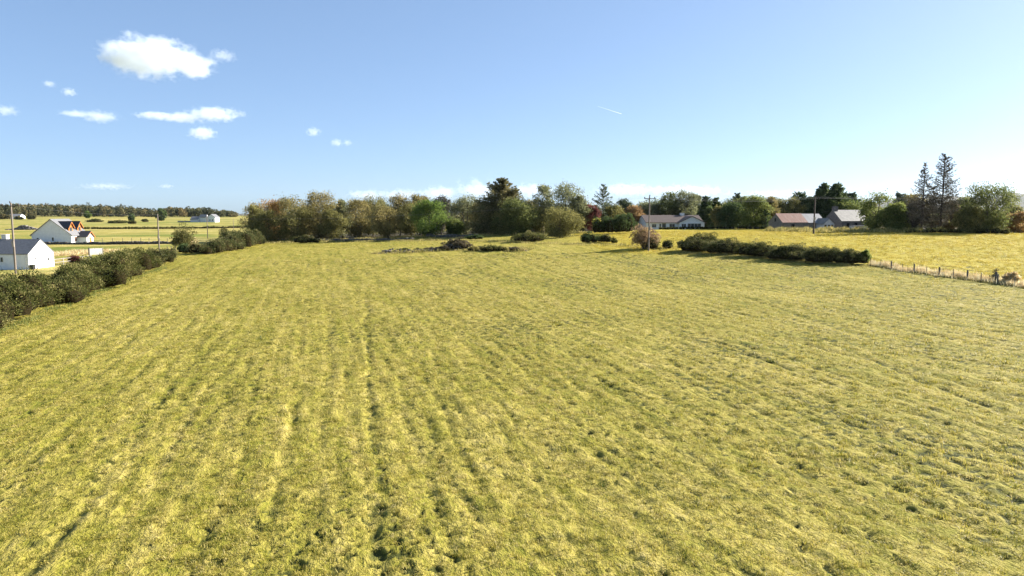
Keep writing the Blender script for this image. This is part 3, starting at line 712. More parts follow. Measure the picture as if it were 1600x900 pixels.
for lb, px, d, top, w, kd, bs, kw in WOOD:
    nm = 'birch_tree' if 'birch' in lb else 'poplar_tree' if 'poplar' in lb else 'maple_tree' if 'maple' in lb else 'oak_tree' if 'oak' in lb else 'willow_tree' if 'willow' in lb else 'broadleaf_tree'
    broadleaf(lb, px, d, top, w, kd, bs, name=nm, **kw)
# background trees that nothing tells apart
r_ = np.random.default_rng(5)
for k in range(26):
    px = 405 + k * 21 + r_.normal(0, 5); 
    broadleaf('brownish birch crown filling the wood behind its front row', px, 262 + r_.uniform(-8, 22), 316 + r_.uniform(-5, 8), 44, ['tan', 'olive', 'sage', 'tan'][k % 4], .1, 'birches filling the wood', 'birch_tree', leaves=1600, ls=.5, seed=400 + k)
for k in range(20):
    px = 1005 + k * 18 + r_.normal(0, 5)
    broadleaf('dark tree crown filling the shelter belt behind bungalow and barn', px, 268 + r_.uniform(-5, 15), 313 + r_.uniform(-6, 6), 50, ['dark', 'pine', 'moss', 'olive'][k % 4], .02, 'trees filling the shelter belt', 'broadleaf_tree', leaves=1600, ls=.5, seed=500 + k)
for k in range(9):
    px = 1360 + k * 32 + r_.normal(0, 6)
    broadleaf('grey green tree crown far behind the dying spruces', px, 262 + r_.uniform(-8, 22), 328 + r_.uniform(-5, 5), 44, ['sage', 'olive', 'tan'][k % 3], .02, 'trees far behind the spruces', 'broadleaf_tree', leaves=1600, ls=.5, seed=600 + k)
# conifers
conifer('big brown olive spruce with spiky top in the middle of the wood', 784, 212, 278, 122, 'spruce', .05, name='spruce_tree', dens=1.5, ls=.6, power=.9, gap=.42)
conifer('tall scots pine with layered top above the red tree', 942, 212, 288, 46, 'pine', .12, name='pine_tree', dens=.8, ls=.5, power=.75, gap=.85, droop=0)
conifer('dark conifer immediately right of the bungalow', 1102, 236, 306, 34, 'dark', .0, dens=2.0, ls=.6, power=.6, thick=1.0)
conifer('second dark conifer right of the bungalow with a thin tip', 1118, 240, 309, 34, 'dark', .0, dens=1.3, ls=.6, power=.6)
conifer('spiky green conifer above the pale yellow green tree', 1151, 240, 302, 38, 'pine', .0, dens=1.3, ls=.6, power=.6)
conifer('dark slim conifer behind the left end of the barn', 1214, 232, 316, 22, 'dark', .0, dens=1.2, ls=.55)
conifer('dark pointed conifer behind the middle of the barn roof', 1248, 236, 301, 46, 'dark', .0, dens=1.5, ls=.6, power=.55)
conifer('leftmost of the big dark firs behind the farmhouse', 1266, 240, 307, 46, 'dark', .0, dens=2.0, ls=.6, power=.6, thick=1.1)
conifer('tallest of the big dark firs behind the farmhouse', 1286, 236, 287, 54, 'dark', .0, dens=2.2, ls=.62, power=.62, thick=1.1)
conifer('twin dark fir right of the tallest fir', 1306, 238, 288, 56, 'dark', .0, dens=2.2, ls=.62, power=.62, thick=1.1)
conifer('shorter dark fir at the right of the fir group', 1328, 244, 303, 46, 'dark', .0, dens=2.0, ls=.6, power=.6, thick=1.1)
conifer('dark low conifer between pale tree and barn', 1196, 212, 328, 24, 'dark', .0, dens=1.4, ls=.5, power=.6)
conifer('dark pine left of the dying spruces', 1405, 208, 303, 44, 'pine', .05, name='pine_tree', dens=1.3, ls=.55, power=.5)
conifer('left dying spruce with thin grey branches and bare trunk', 1441, 178, 254, 58, 'grey', .14, name='dying_spruce', dens=.46, ls=.42, power=.95, gap=.55, droop=.2, bark='dark_pole')
conifer('taller right dying spruce with thin grey branches and bare trunk', 1471, 176, 240, 62, 'grey', .14, name='dying_spruce', dens=.56, ls=.42, power=.72, gap=.48, droop=.1, bark='dark_pole')
conifer('shortest dying spruce between the two tall ones', 1457, 182, 292, 34, 'grey', .1, name='dying_spruce', dens=.55, ls=.42, power=.8, gap=.6, bark='dark_pole')
hedge('dark clipped conifer hedge with a flat top under the orange tree', [gp(945, 366), gp(990, 364)], 'dark', [4.6, 5.2], 4.5, ls=.3, per=40, step=1.2, hv=.08, spike=.2)
hedge('low dark hedge in front of the bungalow', [(xat(1030, 219), 219), (xat(1110, 217), 217), (xat(1196, 213), 213)], 'gorse', .95, 1.6, ls=.22, per=40, step=1.0, hv=.12)
hedge('low scrubby green bank of shrubs under the dying spruces', [(xat(1408, 178), 174), (xat(1490, 174), 171), (xat(1600, 160), 164)], 'gorse_tan', [1.0, 1.3, 1.6], 3.0, ls=.3, per=24, step=1.6, hv=.4)
hedge('straight dark hedgerow crossing the far left fields', [gp(128, 358), gp(220, 358), gp(300, 357.5), gp(392, 356)], 'gorse', 1.3, 3.0, ls=.5, per=9, step=1.3, hv=.15)
for lb, px, py, w, t in [('dark gorse clump in the far field right of the white house', 146, 347, 26, 342), ('long dark gorse clump in the far field', 182, 349, 30, 343.5), ('small dark gorse clump left of the pole top', 206, 350, 14, 344), ('low dark scrub patch near the far white farm', 225, 347, 14, 341)]:
    x, y = gp(px, py); shrub(lb, px, y, t, w, 'gorse', 'gorse_clump', ls=.6, per=8, nl=9, depth=.6)
for lb, px, py, t, w, kd in [('small dark tree standing in the far left field', 205, 345, 334, 9, 'dark'), ('dark evergreen tree left of the far white farm', 252, 345, 325, 16, 'dark'), ('lone round tree near the far dark woodland', 137, 341, 330, 9, 'green')]:
    x, y = gp(px, py); broadleaf(lb, px, y, t, w, kd, .05, leaves=900, ls=1.4)
# far woodland, one mass
def woodland():
    r = np.random.default_rng(77); V_, F_, T_ = [], [], []; b = 0
    for k in range(420):
        px = r.uniform(-90, 368); d = r.uniform(1060, 1290); x = xat(px, d)
        tp = np.interp(px, [-90, 0, 90, 190, 245, 262, 330, 366], [316, 319, 320, 322.5, 329 if d < 1200 else 327, 323, 326, 331]) + r.normal(0, 1.4) + (1290 - d) / 230 * 4
        z0 = gnd(x, d); H = max(4, zat(tp, d) - z0); W = r.uniform(7, 13)
        n = 150; dr = unit(n, r); P = np.array([x, d, z0 + H * .55]) + dr * np.array([W / 2, W / 2, H * .48]) * r.uniform(.75, 1.08, (n, 1))
        Vv, Ff = diamonds(P, unit(n, r), 2.6 * r.uniform(.6, 1.4, n), 1.8, r)
        V_.append(Vv); F_.append(Ff + b); b += len(Vv); T_.append(np.clip(r.beta(1.6, 2.2) * .7 + .3 * r.random(n), 0, 1))
    o = mesh_np('distant_woodland', np.concatenate(V_), np.concatenate(F_), LM['wood_mix'], tint=np.concatenate(T_))
    tag(o, 'long brown green woodland along the left horizon', 'woodland', kind='stuff')
woodland()

# ------------------------------------------------------------------ stones
def stone_mesh(n, pos_fn, smin, smax, r):
    base = np.array([(x, y, z) for x in (-1, 1) for y in (-1, 1) for z in (-1, 1)], float)
    Fb = np.array([(0, 1, 3, 2), (4, 6, 7, 5), (0, 4, 5, 1), (2, 3, 7, 6), (0, 2, 6, 4), (1, 5, 7, 3)])
    parts = []
    for k in range(n):
        s = r.uniform(smin, smax) / 2 * np.array([r.uniform(.8, 1.5), r.uniform(.7, 1.2), r.uniform(.5, .9)])
        p = base * s * (1 + r.normal(0, .18, (8, 3))); a = r.uniform(0, 6.3); c, s_ = math.cos(a), math.sin(a)
        p = p @ np.array([[c, -s_, 0], [s_, c, 0], [0, 0, 1]]) + pos_fn(r)
        parts.append((p, Fb))
    return join(parts)
def stone_wall(label, path, H, W, n, name='ruined_stone_wall'):
    path = np.array(path, float); r = np.random.default_rng(n)
    seg = np.linalg.norm(np.diff(path, axis=0), axis=1); cum = np.concatenate([[0], np.cumsum(seg)])
    def pf(r):
        s = r.uniform(0, cum[-1]); x = np.interp(s, cum, path[:, 0]); y = np.interp(s, cum, path[:, 1])
        h = H * (.75 + .5 * float(vnoise(s / 5, 1.7, 91))); f = r.random() ** .8
        return np.array([x + r.normal(0, .1), y + r.uniform(-1, 1) * W / 2 * (1 - .4 * f), gnd(x, y) + f * h])
    V, Fq = stone_mesh(n, pf, .3, .75, r)
    o = mesh_np(name, V, Fq, M['dark_stone']); return tag(o, label, 'stone wall')
stone_wall('tumbled grey drystone wall along the front of the left wood', [gp(412, 376.5), gp(470, 377), gp(530, 377.5), gp(590, 377), gp(645, 376)], .72, .9, 1300)
tuft_strip('wall_weeds', 'brown weeds and rough grass along the foot of the tumbled wall', [gp(412, 377), gp(470, 377.5), gp(530, 378), gp(590, 377.5), gp(645, 376.5), gp(745, 371)], 1.1, 'rough', 6000, .6, .07)
stone_wall('low broken drystone wall in front of the leaning birches', [gp(668, 371), gp(700, 371.5), gp(745, 370)], .9, .9, 420)
stone_wall('grey drystone wall crossing below the white gabled house', [gp(-40, 381.5), gp(80, 382), gp(180, 382), gp(284, 381)], .8, .7, 1100)
def heap():
    r = np.random.default_rng(3)
    pts = [(592, 396, .2), (610, 395, .8), (640, 394.5, .55), (670, 392.5, .55), (700, 391, 1.1), (722, 390, 1.1), (760, 390, .5), (800, 390, .5), (826, 391, .2)]
    w = [(gp(a, b), h) for a, b, h in pts]
    def pf(r):
        k = r.uniform(0, len(w) - 1.001); i = int(k); f = k - i
        (x0, y0), h0 = w[i]; (x1, y1), h1 = w[i + 1]; x = x0 + (x1 - x0) * f; y = y0 + (y1 - y0) * f; h = h0 + (h1 - h0) * f
        o = r.normal(0, .9); return np.array([x, y + o, gnd(x, y + o) + h * math.exp(-o * o / 1.2) * r.random() ** .6 - .05])
    V, Fq = stone_mesh(260, pf, .12, .45, r)
    o = mesh_np('stone_heap', V, Fq, M['dark_stone']); tag(o, 'long low heap of cleared field stones overgrown in the meadow', 'stone heap')
    V, Fq = stone_mesh(1, lambda r: np.array([0, 0, .35]), 1.0, 1.01, r)
    x, y = gp(605, 395); o = mesh_np('boulder', V, Fq, M['stone'], loc=(x, y - .4, gnd(x, y) - .05)); tag(o, 'large boulder at the left end of the stone heap', 'boulder')
    path = [gp(a, b) for a, b, _ in pts]
    tuft_strip('heap_grass', 'dry brown weeds growing along the stone heap', path, 3.0, 'rough', 12000, .55, .06)
    tuft_strip('heap_weeds', 'grey brown dead weeds among the heaped stones', path, 2.4, 'dead', 3000, .4, .06)
    x, y = gp(40, 359)
    def pf2(r):
        a = r.normal(0, 4.5); o = r.normal(0, 1); h = 2.6 * math.exp(-(a / 5) ** 2) * math.exp(-o * o / 2)
        return np.array([x + a, y + o, gnd(x, y) + h * r.random() ** .6])
    V, Fq = stone_mesh(420, pf2, .5, 1.3, r); o = mesh_np('rubble_heap', V, Fq, M['stone']); tag(o, 'grey rubble heap in the far field left of the white house', 'stone heap')
heap()
for sd, (lb, px, top, w, kd) in enumerate([('low brown weed clump on the stone heap left of the dead bush', 672, 386, 26, 'dead'), ('low green weed clump on the stone heap right of the dead bush', 768, 383, 44, 'gorse_tan'), ('dark low clump beside the boulder on the stone heap', 632, 389, 26, 'gorse'), ('small olive weed clump in the left middle of the stone heap', 652, 388.5, 16, 'gorse_tan'), ('grey green weed clump touching the dead bush on its left', 690, 383, 24, 'dead'), ('wispy brown weed clump touching the dead bush on its right', 738, 384, 22, 'rough'), ('dark end clump at the right tip of the stone heap', 806, 386, 22, 'dead'), ('pale dry weed clump left of the right tip of the heap', 786, 385, 18, 'rough')]):
    x, y = gp(px, 392); shrub(lb, px, y, top, w, kd, 'weed_clump', 'weeds', ls=.24, per=30, nl=7, depth=.5, seed=700 + sd)

# ------------------------------------------------------------------ buildings
def window(par, o, rv, nv, w, h, name='window', fmat='frame', bars=1, pane='glass'):
    f = MB(); t = .09
    f.obox(o, rv, nv, -w / 2, w / 2, -.02, .05, 0, t); f.obox(o, rv, nv, -w / 2, w / 2, -.02, .05, h - t, h)
    f.obox(o, rv, nv, -w / 2, -w / 2 + t, -.02, .05, t, h - t); f.obox(o, rv, nv, w / 2 - t, w / 2, -.02, .05, t, h - t)
    for k in range(bars):
        a = -w / 2 + w * (k + 1) / (bars + 1); f.obox(o, rv, nv, a - .035, a + .035, -.02, .045, t, h - t)
    q = f.build(name, M[fmat], par)
    p = MB().obox(o, rv, nv, -w / 2 + t, w / 2 - t, -.02, .02, t, h - t).build('pane', M[pane], q)
    return q
def gable_body(par, L, W, e, rg, wm, rm, oh=.25, t=.16, x0=None, axis='x', wname='wall', rname='roof', hole=None):
    x0 = -L / 2 if x0 is None else x0; x1 = x0 + L; h = W / 2
    MB().prism([(-h, -.6), (h, -.6), (h, e), (0, rg), (-h, e)], x0, x1, axis).build(wname, M[wm], par)
    s = (rg - e) / h; o = h + oh; g = .012
    MB().prism([(-o, e - s * oh + g), (0, rg + g), (o, e - s * oh + g), (o, e - s * oh + t), (0, rg + t), (-o, e - s * oh + t)], x0 - oh * .6, x1 + oh * .6, axis).build(rname, M[rm], par)
def chimney(par, x, y, z0, z1, w, d, m, pots=1):
    b = MB().box(x - w / 2, x + w / 2, y - d / 2, y + d / 2, z0, z1); b.box(x - w / 2 - .06, x + w / 2 + .06, y - d / 2 - .06, y + d / 2 + .06, z1, z1 + .12)
    c = b.build('chimney', M[m], par)
    for k in range(pots):
        V, Fq = tube([(x + (k - (pots - 1) / 2) * .45, y, z1 + .1), (x + (k - (pots - 1) / 2) * .45, y, z1 + .5)], [.13, .11], 8); mesh_np('chimney_pot', V, Fq, M['tile'], c)
    return c
# white shed, near left
d = 118.5; x = xat(60, d); s = thing('white_shed', 'long low white shed with grey slate roof and chimney at the left edge', 'shed', (x, d, gnd(x, d)), R(-3))
gable_body(s, 20, 6.0, 2.5, 4.75, 'white', 'slate', .12, .12, x0=-20)
chimney(s, -6.3, .3, 4.3, 5.5, .85, .7, 'offwhite', 0)
window(s, (-5.0, -3, 1.1), (1, 0, 0), (0, -1, 0), 1.5, .95, bars=2)
window(s, (-10.5, -3, 1.0), (1, 0, 0), (0, -1, 0), 1.3, .95, bars=1)
MB().box(-.55, -.42, -3.1, -3.003, 0, 2.45).build('downpipe', M['frame'], s)
MB().box(.003, .03, -1.6, -1.25, 1.5, 1.75).build('vent', M['dark'], s)
MB().box(.003, .04, .3, 1.0, 1.85, 1.95).build('lamp_bracket', M['dark'], s)
MB().box(.003, .02, 1.5, 1.9, 1.2, 1.6).build('small_window', M['dark'], s)
MB().box(.05, .6, -2.9, -2.3, -.1, .75).build('water_butt', M['plastic'], s)
# white house with orange dormers
d = 219; x = xat(78, d); h = thing('white_house', 'white gabled house with slate roof and orange timber dormers', 'house', (x, d, gnd(x, d)), R(2))
W = 12.0
gable_body(h, 9.6, W, 2.9, 7.6, 'white', 'slate', .45, .2, x0=0, axis='y')
for k, yy in enumerate((2.2, 6.9)):       # dormers on the slope facing right
    dm = MB().prism([(yy - 1.15, 3.6), (yy + 1.15, 3.6), (yy + 1.15, 5.5), (yy, 6.9), (yy - 1.15, 5.5)], 1.4, 4.7, 'x').build('dormer', M['dark_slate'], h)
    MB().prism([(yy - 1.12, 3.62), (yy + 1.12, 3.62), (yy + 1.12, 5.5), (yy, 6.85), (yy - 1.12, 5.5)], 4.703, 4.76, 'x').build('dormer_front', M['timber'], dm)
    MB().prism([(yy - 1.6, 4.98), (yy, 6.915), (yy + 1.6, 4.98), (yy + 1.6, 5.15), (yy, 7.1), (yy - 1.6, 5.15)], .6, 5.15, 'x').build('dormer_roof', M['dark_slate'], dm)
    MB().box(4.763, 4.8, yy - .6, yy + .6, 4.0, 5.2).build('dormer_window', M['glass'], dm)
    MB().prism([(yy - 1.62, 4.7), (yy, 6.6), (yy + 1.62, 4.7), (yy + 1.62, 4.96), (yy, 6.88), (yy - 1.62, 4.96)], 5.16, 5.24, 'x').build('bargeboard', M['timber'], dm)
pch = MB().prism([(3.4, -.5), (7.2, -.5), (7.2, 2.3), (5.3, 3.8), (3.4, 2.3)], 6.003, 8.8, 'x').build('porch', M['white'], h)
MB().prism([(3.0, 2.02), (5.3, 3.82), (7.6, 2.02), (7.6, 2.2), (5.3, 4.0), (3.0, 2.2)], 6.003, 9.2, 'x').build('porch_roof', M['dark_slate'], pch)
MB().prism([(3.0, 1.8), (5.3, 3.6), (7.6, 1.8), (7.6, 2.0), (5.3, 3.8), (3.0, 2.0)], 9.21, 9.28, 'x').build('bargeboard', M['timber'], pch)
MB().box(8.805, 8.86, 4.8, 5.9, 0, 2.0).build('porch_door', M['timber'], pch)
window(h, (6.0, 2.2, .9), (0, 1, 0), (1, 0, 0), 1.3, 1.3, fmat='timber')
window(h, (6.0, 8.6, .9), (0, 1, 0), (1, 0, 0), 1.3, 1.3, fmat='timber')
window(h, (.4, 0, .9), (1, 0, 0), (0, -1, 0), .75, 1.25, bars=0)
window(h, (-4.2, 0, .9), (1, 0, 0), (0, -1, 0), .8, 1.1, bars=0)
# bungalow
d = 228; x = xat(1003, d); b = thing('white_bungalow', 'white bungalow with brown tiled roof and a wide front gable', 'bungalow', (x, d, gnd(x, d)), R(9))
gable_body(b, 19.0, 8.4, 2.4, 4.55, 'white', 'tile', .4, .15, x0=0)
g_ = MB().prism([(10.3, -.5), (18.6, -.5), (18.6, 2.35), (14.45, 4.2), (10.3, 2.35)], -6.2, -1.0, 'y').build('front_gable', M['white'], b)
MB().prism([(9.75, 2.12), (14.45, 4.215), (19.15, 2.12), (19.15, 2.27), (14.45, 4.37), (9.75, 2.27)], -6.55, -.2, 'y').build('front_gable_roof', M['tile'], b)
window(b, (15.2, -6.2, .35), (1, 0, 0), (0, -1, 0), 4.6, 1.75, bars=3)
window(b, (11.7, -6.2, .5), (1, 0, 0), (0, -1, 0), 1.6, 1.5, bars=1)
window(b, (8.6, -4.2, .45), (1, 0, 0), (0, -1, 0), 1.9, 1.5, bars=1)
window(b, (2.6, -4.2, .7), (1, 0, 0), (0, -1, 0), 1.5, 1.2, bars=1)
MB().box(5.3, 6.5, -4.26, -4.203, 0, 2.05).build('door', M['glass'], b)
MB().box(4.4, 4.9, -4.24, -4.203, .5, 1.9).build('side_light', M['glass'], b)
chimney(b, 13.6, 0, 4.2, 5.25, 1.3, .7, 'white', 0)
window(b, (0, .2, 1.0), (0, 1, 0), (-1, 0, 0), 1.0, 1.0, bars=0)
# barn with rusty roof
d = 203; x = xat(1212, d); br = thing('stone_barn', 'old stone barn with a rusty corrugated iron roof', 'barn', (x, d, gnd(x, d)), R(17))
gable_body(br, 8.6, 6.2, 2.25, 4.75, 'stone', 'rust', .1, .08, x0=0)
MB().prism([(-3.0, -.6), (3.0, -.6), (3.0, 2.2), (0, 4.65), (-3.0, 2.2)], 8.605, 14.6, 'x').build('end_bay_wall', M['stone'], br)
MB().prism([(-3.15, 2.09), (0, 4.665), (3.15, 2.09), (3.15, 2.17), (0, 4.74), (-3.15, 2.17)], 8.67, 14.9, 'x').build('end_bay_roof', M['grey_iron'], br)
MB().box(-.04, -.003, -.25, .35, 2.5, 3.5).build('loft_opening', M['dark'], br)
MB().box(3.0, 4.1, -3.14, -3.104, 0, 1.75).build('door', M['dark'], br)
lt = MB().prism([(11.6, -.6), (15.2, -.6), (15.2, 1.9), (13.4, 3.35), (11.6, 1.9)], -6.0, -3.005, 'y').build('lean_to', M['offwhite'], br)
MB().prism([(11.3, 1.68), (13.4, 3.365), (15.5, 1.68), (15.5, 1.78), (13.4, 3.46), (11.3, 1.78)], -6.2, -1.0, 'y').build('lean_to_roof', M['pale_slate'], lt)
for k in range(3): MB().box(11.9 + k * 1.15, 12.6 + k * 1.15, -6.05, -6.005, .4, 1.6).build('bay_opening', M['dark'], lt)
d = 210; x = xat(1301, d); fh = thing('old_farmhouse', 'old stone farmhouse with pale slate roof and a stone chimney', 'farmhouse', (x, d, gnd(x, d)), R(20))
gable_body(fh, 10.5, 7.0, 2.5, 5.7, 'stone', 'pale_slate', .1, .12, x0=0)
chimney(fh, .75, 0, 5.2, 6.7, 1.35, 1.0, 'stone', 1)
MB().box(2.0, 3.0, -3.55, -3.504, .7, 1.9).build('window', M['dark'], fh)
MB().box(5.0, 6.0, -3.55, -3.504, 0, 1.95).build('door', M['dark'], fh)
d = 193; x = xat(1352, d); ls_ = thing('low_shed', 'low pale grey shed with a dark round opening beside the farmhouse', 'shed', (x, d, gnd(x, d)), R(5))
MB().box(-2.9, 2.9, 0, 2.4, -.3, 1.35).build('wall', M['offwhite'], ls_)
MB().box(-3.05, 3.05, -.12, 2.55, 1.353, 1.47).build('roof', M['grey_iron'], ls_)
V, Fq = tube([(-3.4, -.06, .55), (-3.4, .1, .55)], [.62, .62], 16); tg = tube([(-2.7, -.03, .6), (-2.7, .02, .6)], [.55, .55], 16)
MB().prism([(-2.35 + .55 * math.cos(a), .55 + .6 * math.sin(a)) for a in np.linspace(0, 2 * math.pi, 16, endpoint=False)], -.05, -.004, 'y').build('round_opening', M['dark'], ls_)
# far white farm
x, y = gp(312, 347); y = min(y, 760); x = xat(312, y); k = .87 * y / F_PX
fw = thing('white_farm', 'distant white farmhouse with grey steading on the left horizon', 'farm', (x, y, gnd(x, y)), R(-5))
MB().prism([(14 * k, -1), (28 * k, -1), (28 * k, 8.5 * k), (21 * k, 13.5 * k), (14 * k, 8.5 * k)], 0, 9, 'y').build('wall', M['white'], fw)
MB().prism([(13 * k, 8 * k), (21 * k, 13.6 * k), (29 * k, 8 * k), (29 * k, 8.6 * k), (21 * k, 14.2 * k), (13 * k, 8.6 * k)], -.4, 9.4, 'y').build('roof', M['slate'], fw)
MB().prism([(-3, -1), (3, -1), (3, 8.5 * k), (0, 13 * k), (-3, 8.5 * k)], 2 * k, 13.8 * k, 'x').build('wing', M['offwhite'], fw)
MB().prism([(-3.4, 8 * k), (0, 13.1 * k), (3.4, 8 * k), (3.4, 8.6 * k), (0, 13.7 * k), (-3.4, 8.6 * k)], 1 * k, 13.9 * k, 'x').build('wing_roof', M['slate'], fw)
MB().prism([(-4, -1), (4, -1), (4, 5 * k), (0, 9.5 * k), (-4, 5 * k)], -14 * k, 1.5 * k, 'x').build('steading', M['offwhite'], fw)
MB().prism([(-4.4, 4.6 * k), (0, 9.6 * k), (4.4, 4.6 * k), (4.4, 5.2 * k), (0, 10.2 * k), (-4.4, 5.2 * k)], -14.5 * k, .9 * k, 'x').build('steading_roof', M['slate'], fw)
MB().box(18 * k, 19.3 * k, -.06, -.004, 2 * k, 5 * k).build('window', M['dark'], fw); MB().box(22.5 * k, 23.8 * k, -.06, -.004, 2 * k, 5 * k).build('window', M['dark'], fw)
MB().box(-40 * k, -15 * k, -2, -1.4, -.5, 2.3 * k).build('yard_wall', M['rail'], fw)
x, y = gp(26, 341); y = min(y, 900); x = xat(26, y); k = y / F_PX
af = thing('long_byre', 'distant low white byre with pale roof left of the near pole', 'barn', (x, y, gnd(x, y)), R(0))
MB().prism([(-5, -1), (5, -1), (5, 4 * k), (0, 7 * k), (-5, 4 * k)], -9 * k, 9 * k, 'x').build('wall', M['white'], af)
MB().prism([(-5.4, 3.8 * k), (0, 7.1 * k), (5.4, 3.8 * k), (5.4, 4.3 * k), (0, 7.6 * k), (-5.4, 4.3 * k)], -9.5 * k, 8.6 * k, 'x').build('roof', M['grey_iron'], af)
for lb, px, py, t, w in [('dark scrub left of the distant byre', 6, 343, 334, 20), ('brown scrub below the distant byre', 30, 343, 337, 16), ('rounded brown bush right of the distant byre', 48, 341, 333, 12)]:
    x, y = gp(px, py); y = min(y, 850); shrub(lb, px, y, t, w, 'wood_mix', 'scrub_clump', ls=1.0, per=4, nl=7)
# pale rails and slatted panel behind the left hedge
def rail_fence():
    p0, p1 = (xat(78, 122), 122), (xat(138, 134), 134)
    f = thing('rail_fence', 'pale wooden rail fence between the white shed and the slatted panel', 'fence', (p0[0], p0[1], gnd(*p0)))
    a = np.array([p1[0] - p0[0], p1[1] - p0[1]]); n = 4
    for k in range(n + 1):
        q = a * k / n; MB().box(q[0] - .06, q[0] + .06, q[1] - .06, q[1] + .06, -.3, 1.3).build('post', M['rail'], f)
    for z in (.6, 1.15):
        V, Fq = tube([(0, -.1, z), (a[0], a[1] - .1, z)], [.06, .06], 4); mesh_np('rail', V, Fq, M['rail'], f)
    x = xat(145, 136); g = thing('slatted_panel', 'pale slatted panel on dark post standing behind the left hedge', 'panel', (x, 136, gnd(x, 136)), R(45))
    MB().box(-1.15, -.95, -.1, .1, -.3, 2.4).build('post', M['post'], g)
    for k in range(6): MB().box(-.93, 1.3, -.03, .03, 1.05 + k * .2, 1.2 + k * .2).build('slat', M['offwhite'], g)
    MB().box(1.31, 1.41, -.06, .06, -.3, 2.3).build('post', M['rail'], g)
rail_fence()

# ------------------------------------------------------------------ fences
def wire_fence(label, pts, hs, mat_='post', strands=3, wr=.006, name='wire_fence'):
    o = thing(name, label, 'fence', (pts[0][0], pts[0][1], gnd(*pts[0])))
    P = []
    for (x, y), (h, w) in zip(pts, hs):
        z = gnd(x, y) - o.location[2]; lx, ly = x - pts[0][0], y - pts[0][1]; P.append((lx, ly, z))
        tl = rng.normal(0, .03, 2)
        V, Fq = tube([(lx, ly, z - .3), (lx + tl[0], ly + tl[1], z + h - .03), (lx + tl[0], ly + tl[1], z + h)], [w, w * .95, .01], 7); mesh_np('post', V, Fq, M[mat_], o)
    for k in range(strands):
        V, Fq = tube([(a, b_, c + .3 + k * .32) for a, b_, c in P], [wr] * len(P), 4); mesh_np('wire', V, Fq, M['wire'], o)
    return o
fp = [(1360, 414), (1376, 417), (1392.5, 420.5), (1409.5, 424.5), (1428, 426), (1448, 428), (1467.5, 432), (1489.5, 434), (1511.5, 437), (1533, 440), (1555, 442.5), (1558.5, 443.5), (1585, 447), (1607, 451), (1640, 457), (1680, 466)]
wire_fence('wire fence on dark wooden posts right of the gorse hedge', [gp(*p) for p in fp], [(1.1, .05), (1.15, .045), (1.25, .1), (1.2, .045), (1.3, .1), (1.1, .045), (1.35, .11), (1.2, .05), (1.3, .11), (1.2, .055), (1.5, .13), (1.25, .1), (1.25, .06), (1.3, .1), (1.2, .05), (1.3, .1)])
px_ = [60, 79, 96, 112, 128, 144, 160, 176, 192, 206, 220, 233, 250, 262, 276]
wire_fence('thin post and wire fence along the drystone wall below the white house', [gp(p, 380.5) for p in px_], [(1.7, .07)] * len(px_), strands=2, wr=.008)
wire_fence('short dark post fence at the gap in the left hedge', [gp(p, 397 - (p - 262) * .2) for p in (262, 268, 274)], [(1.6, .08)] * 3, strands=1)
tuft_strip('fence_grass', 'pale pinkish dry grass growing along the right fence', [(p[0] + .9, p[1] + 1.6) for p in [gp(*q) for q in fp]], 2.4, 'straw', 16000, .75, .035)
tuft_strip('fence_weeds', 'dark green weeds at the foot of the right fence', [(p[0] - .2, p[1] - .4) for p in [gp(*q) for q in fp]], .9, 'gorse', 2600, .38, .06)
tuft_strip('bank_grass', 'tall rough grass on the bank before the barn and farmhouse', [(xat(1200, 196), 196), (xat(1270, 192), 190), (xat(1340, 186), 184), (xat(1430, 182), 178)], 5.0, 'rough', 14000, 1.15, .08)
tuft_strip('shrub_grass', 'dry grass along the far edge of the meadow', [gp(560, 378), gp(700, 376), gp(830, 380), gp(880, 382), gp(960, 383), gp(1040, 391)], 1.6, 'rough', 5000, .55, .06)
tuft_strip('hedge_grass', 'rough grass at the foot of the right gorse hedge', [gp(1045, 394), gp(1150, 400), gp(1250, 408), gp(1350, 417)], 1.4, 'rough', 5000, .4, .05)
tuft_strip('hedge_foot_grass', 'bright green longer grass at the foot of the long left hedge', [(hx(y) + 2.6, y) for y in (38, 60, 80, 100, 116)], 1.6, 'lime', 7000, .3, .04)
tuft_strip('left_tall_grass', 'pale tall dry grass behind the long left hedge', [(xat(95, 150), 150), (xat(140, 165), 165)], 7.0, 'straw', 5000, .9, .06)
tuft_strip('wood_floor_grass', 'dry undergrowth grass on the floor of the wood', [(xat(420, 216), 216), (xat(620, 216), 216), (xat(800, 206), 206), (xat(905, 196), 196)], 7.0, 'rough', 14000, .8, .1)
x, y = gp(1594, 447)
shrub('plume of pale pampas like grass at the right end of the fence', 1592, B(1592, 443), 424, 26, 'straw', 'pampas_grass', 'grass clump', ls=.55, per=60, nl=5, spike=1.5, seed=801, core=False)
shrub('thin dark thistle like shrub behind the double fence post', 1562, B(1562, 439), 420, 16, 'grey', 'thin_shrub', ls=.16, per=12, nl=5, seed=803, core=False)

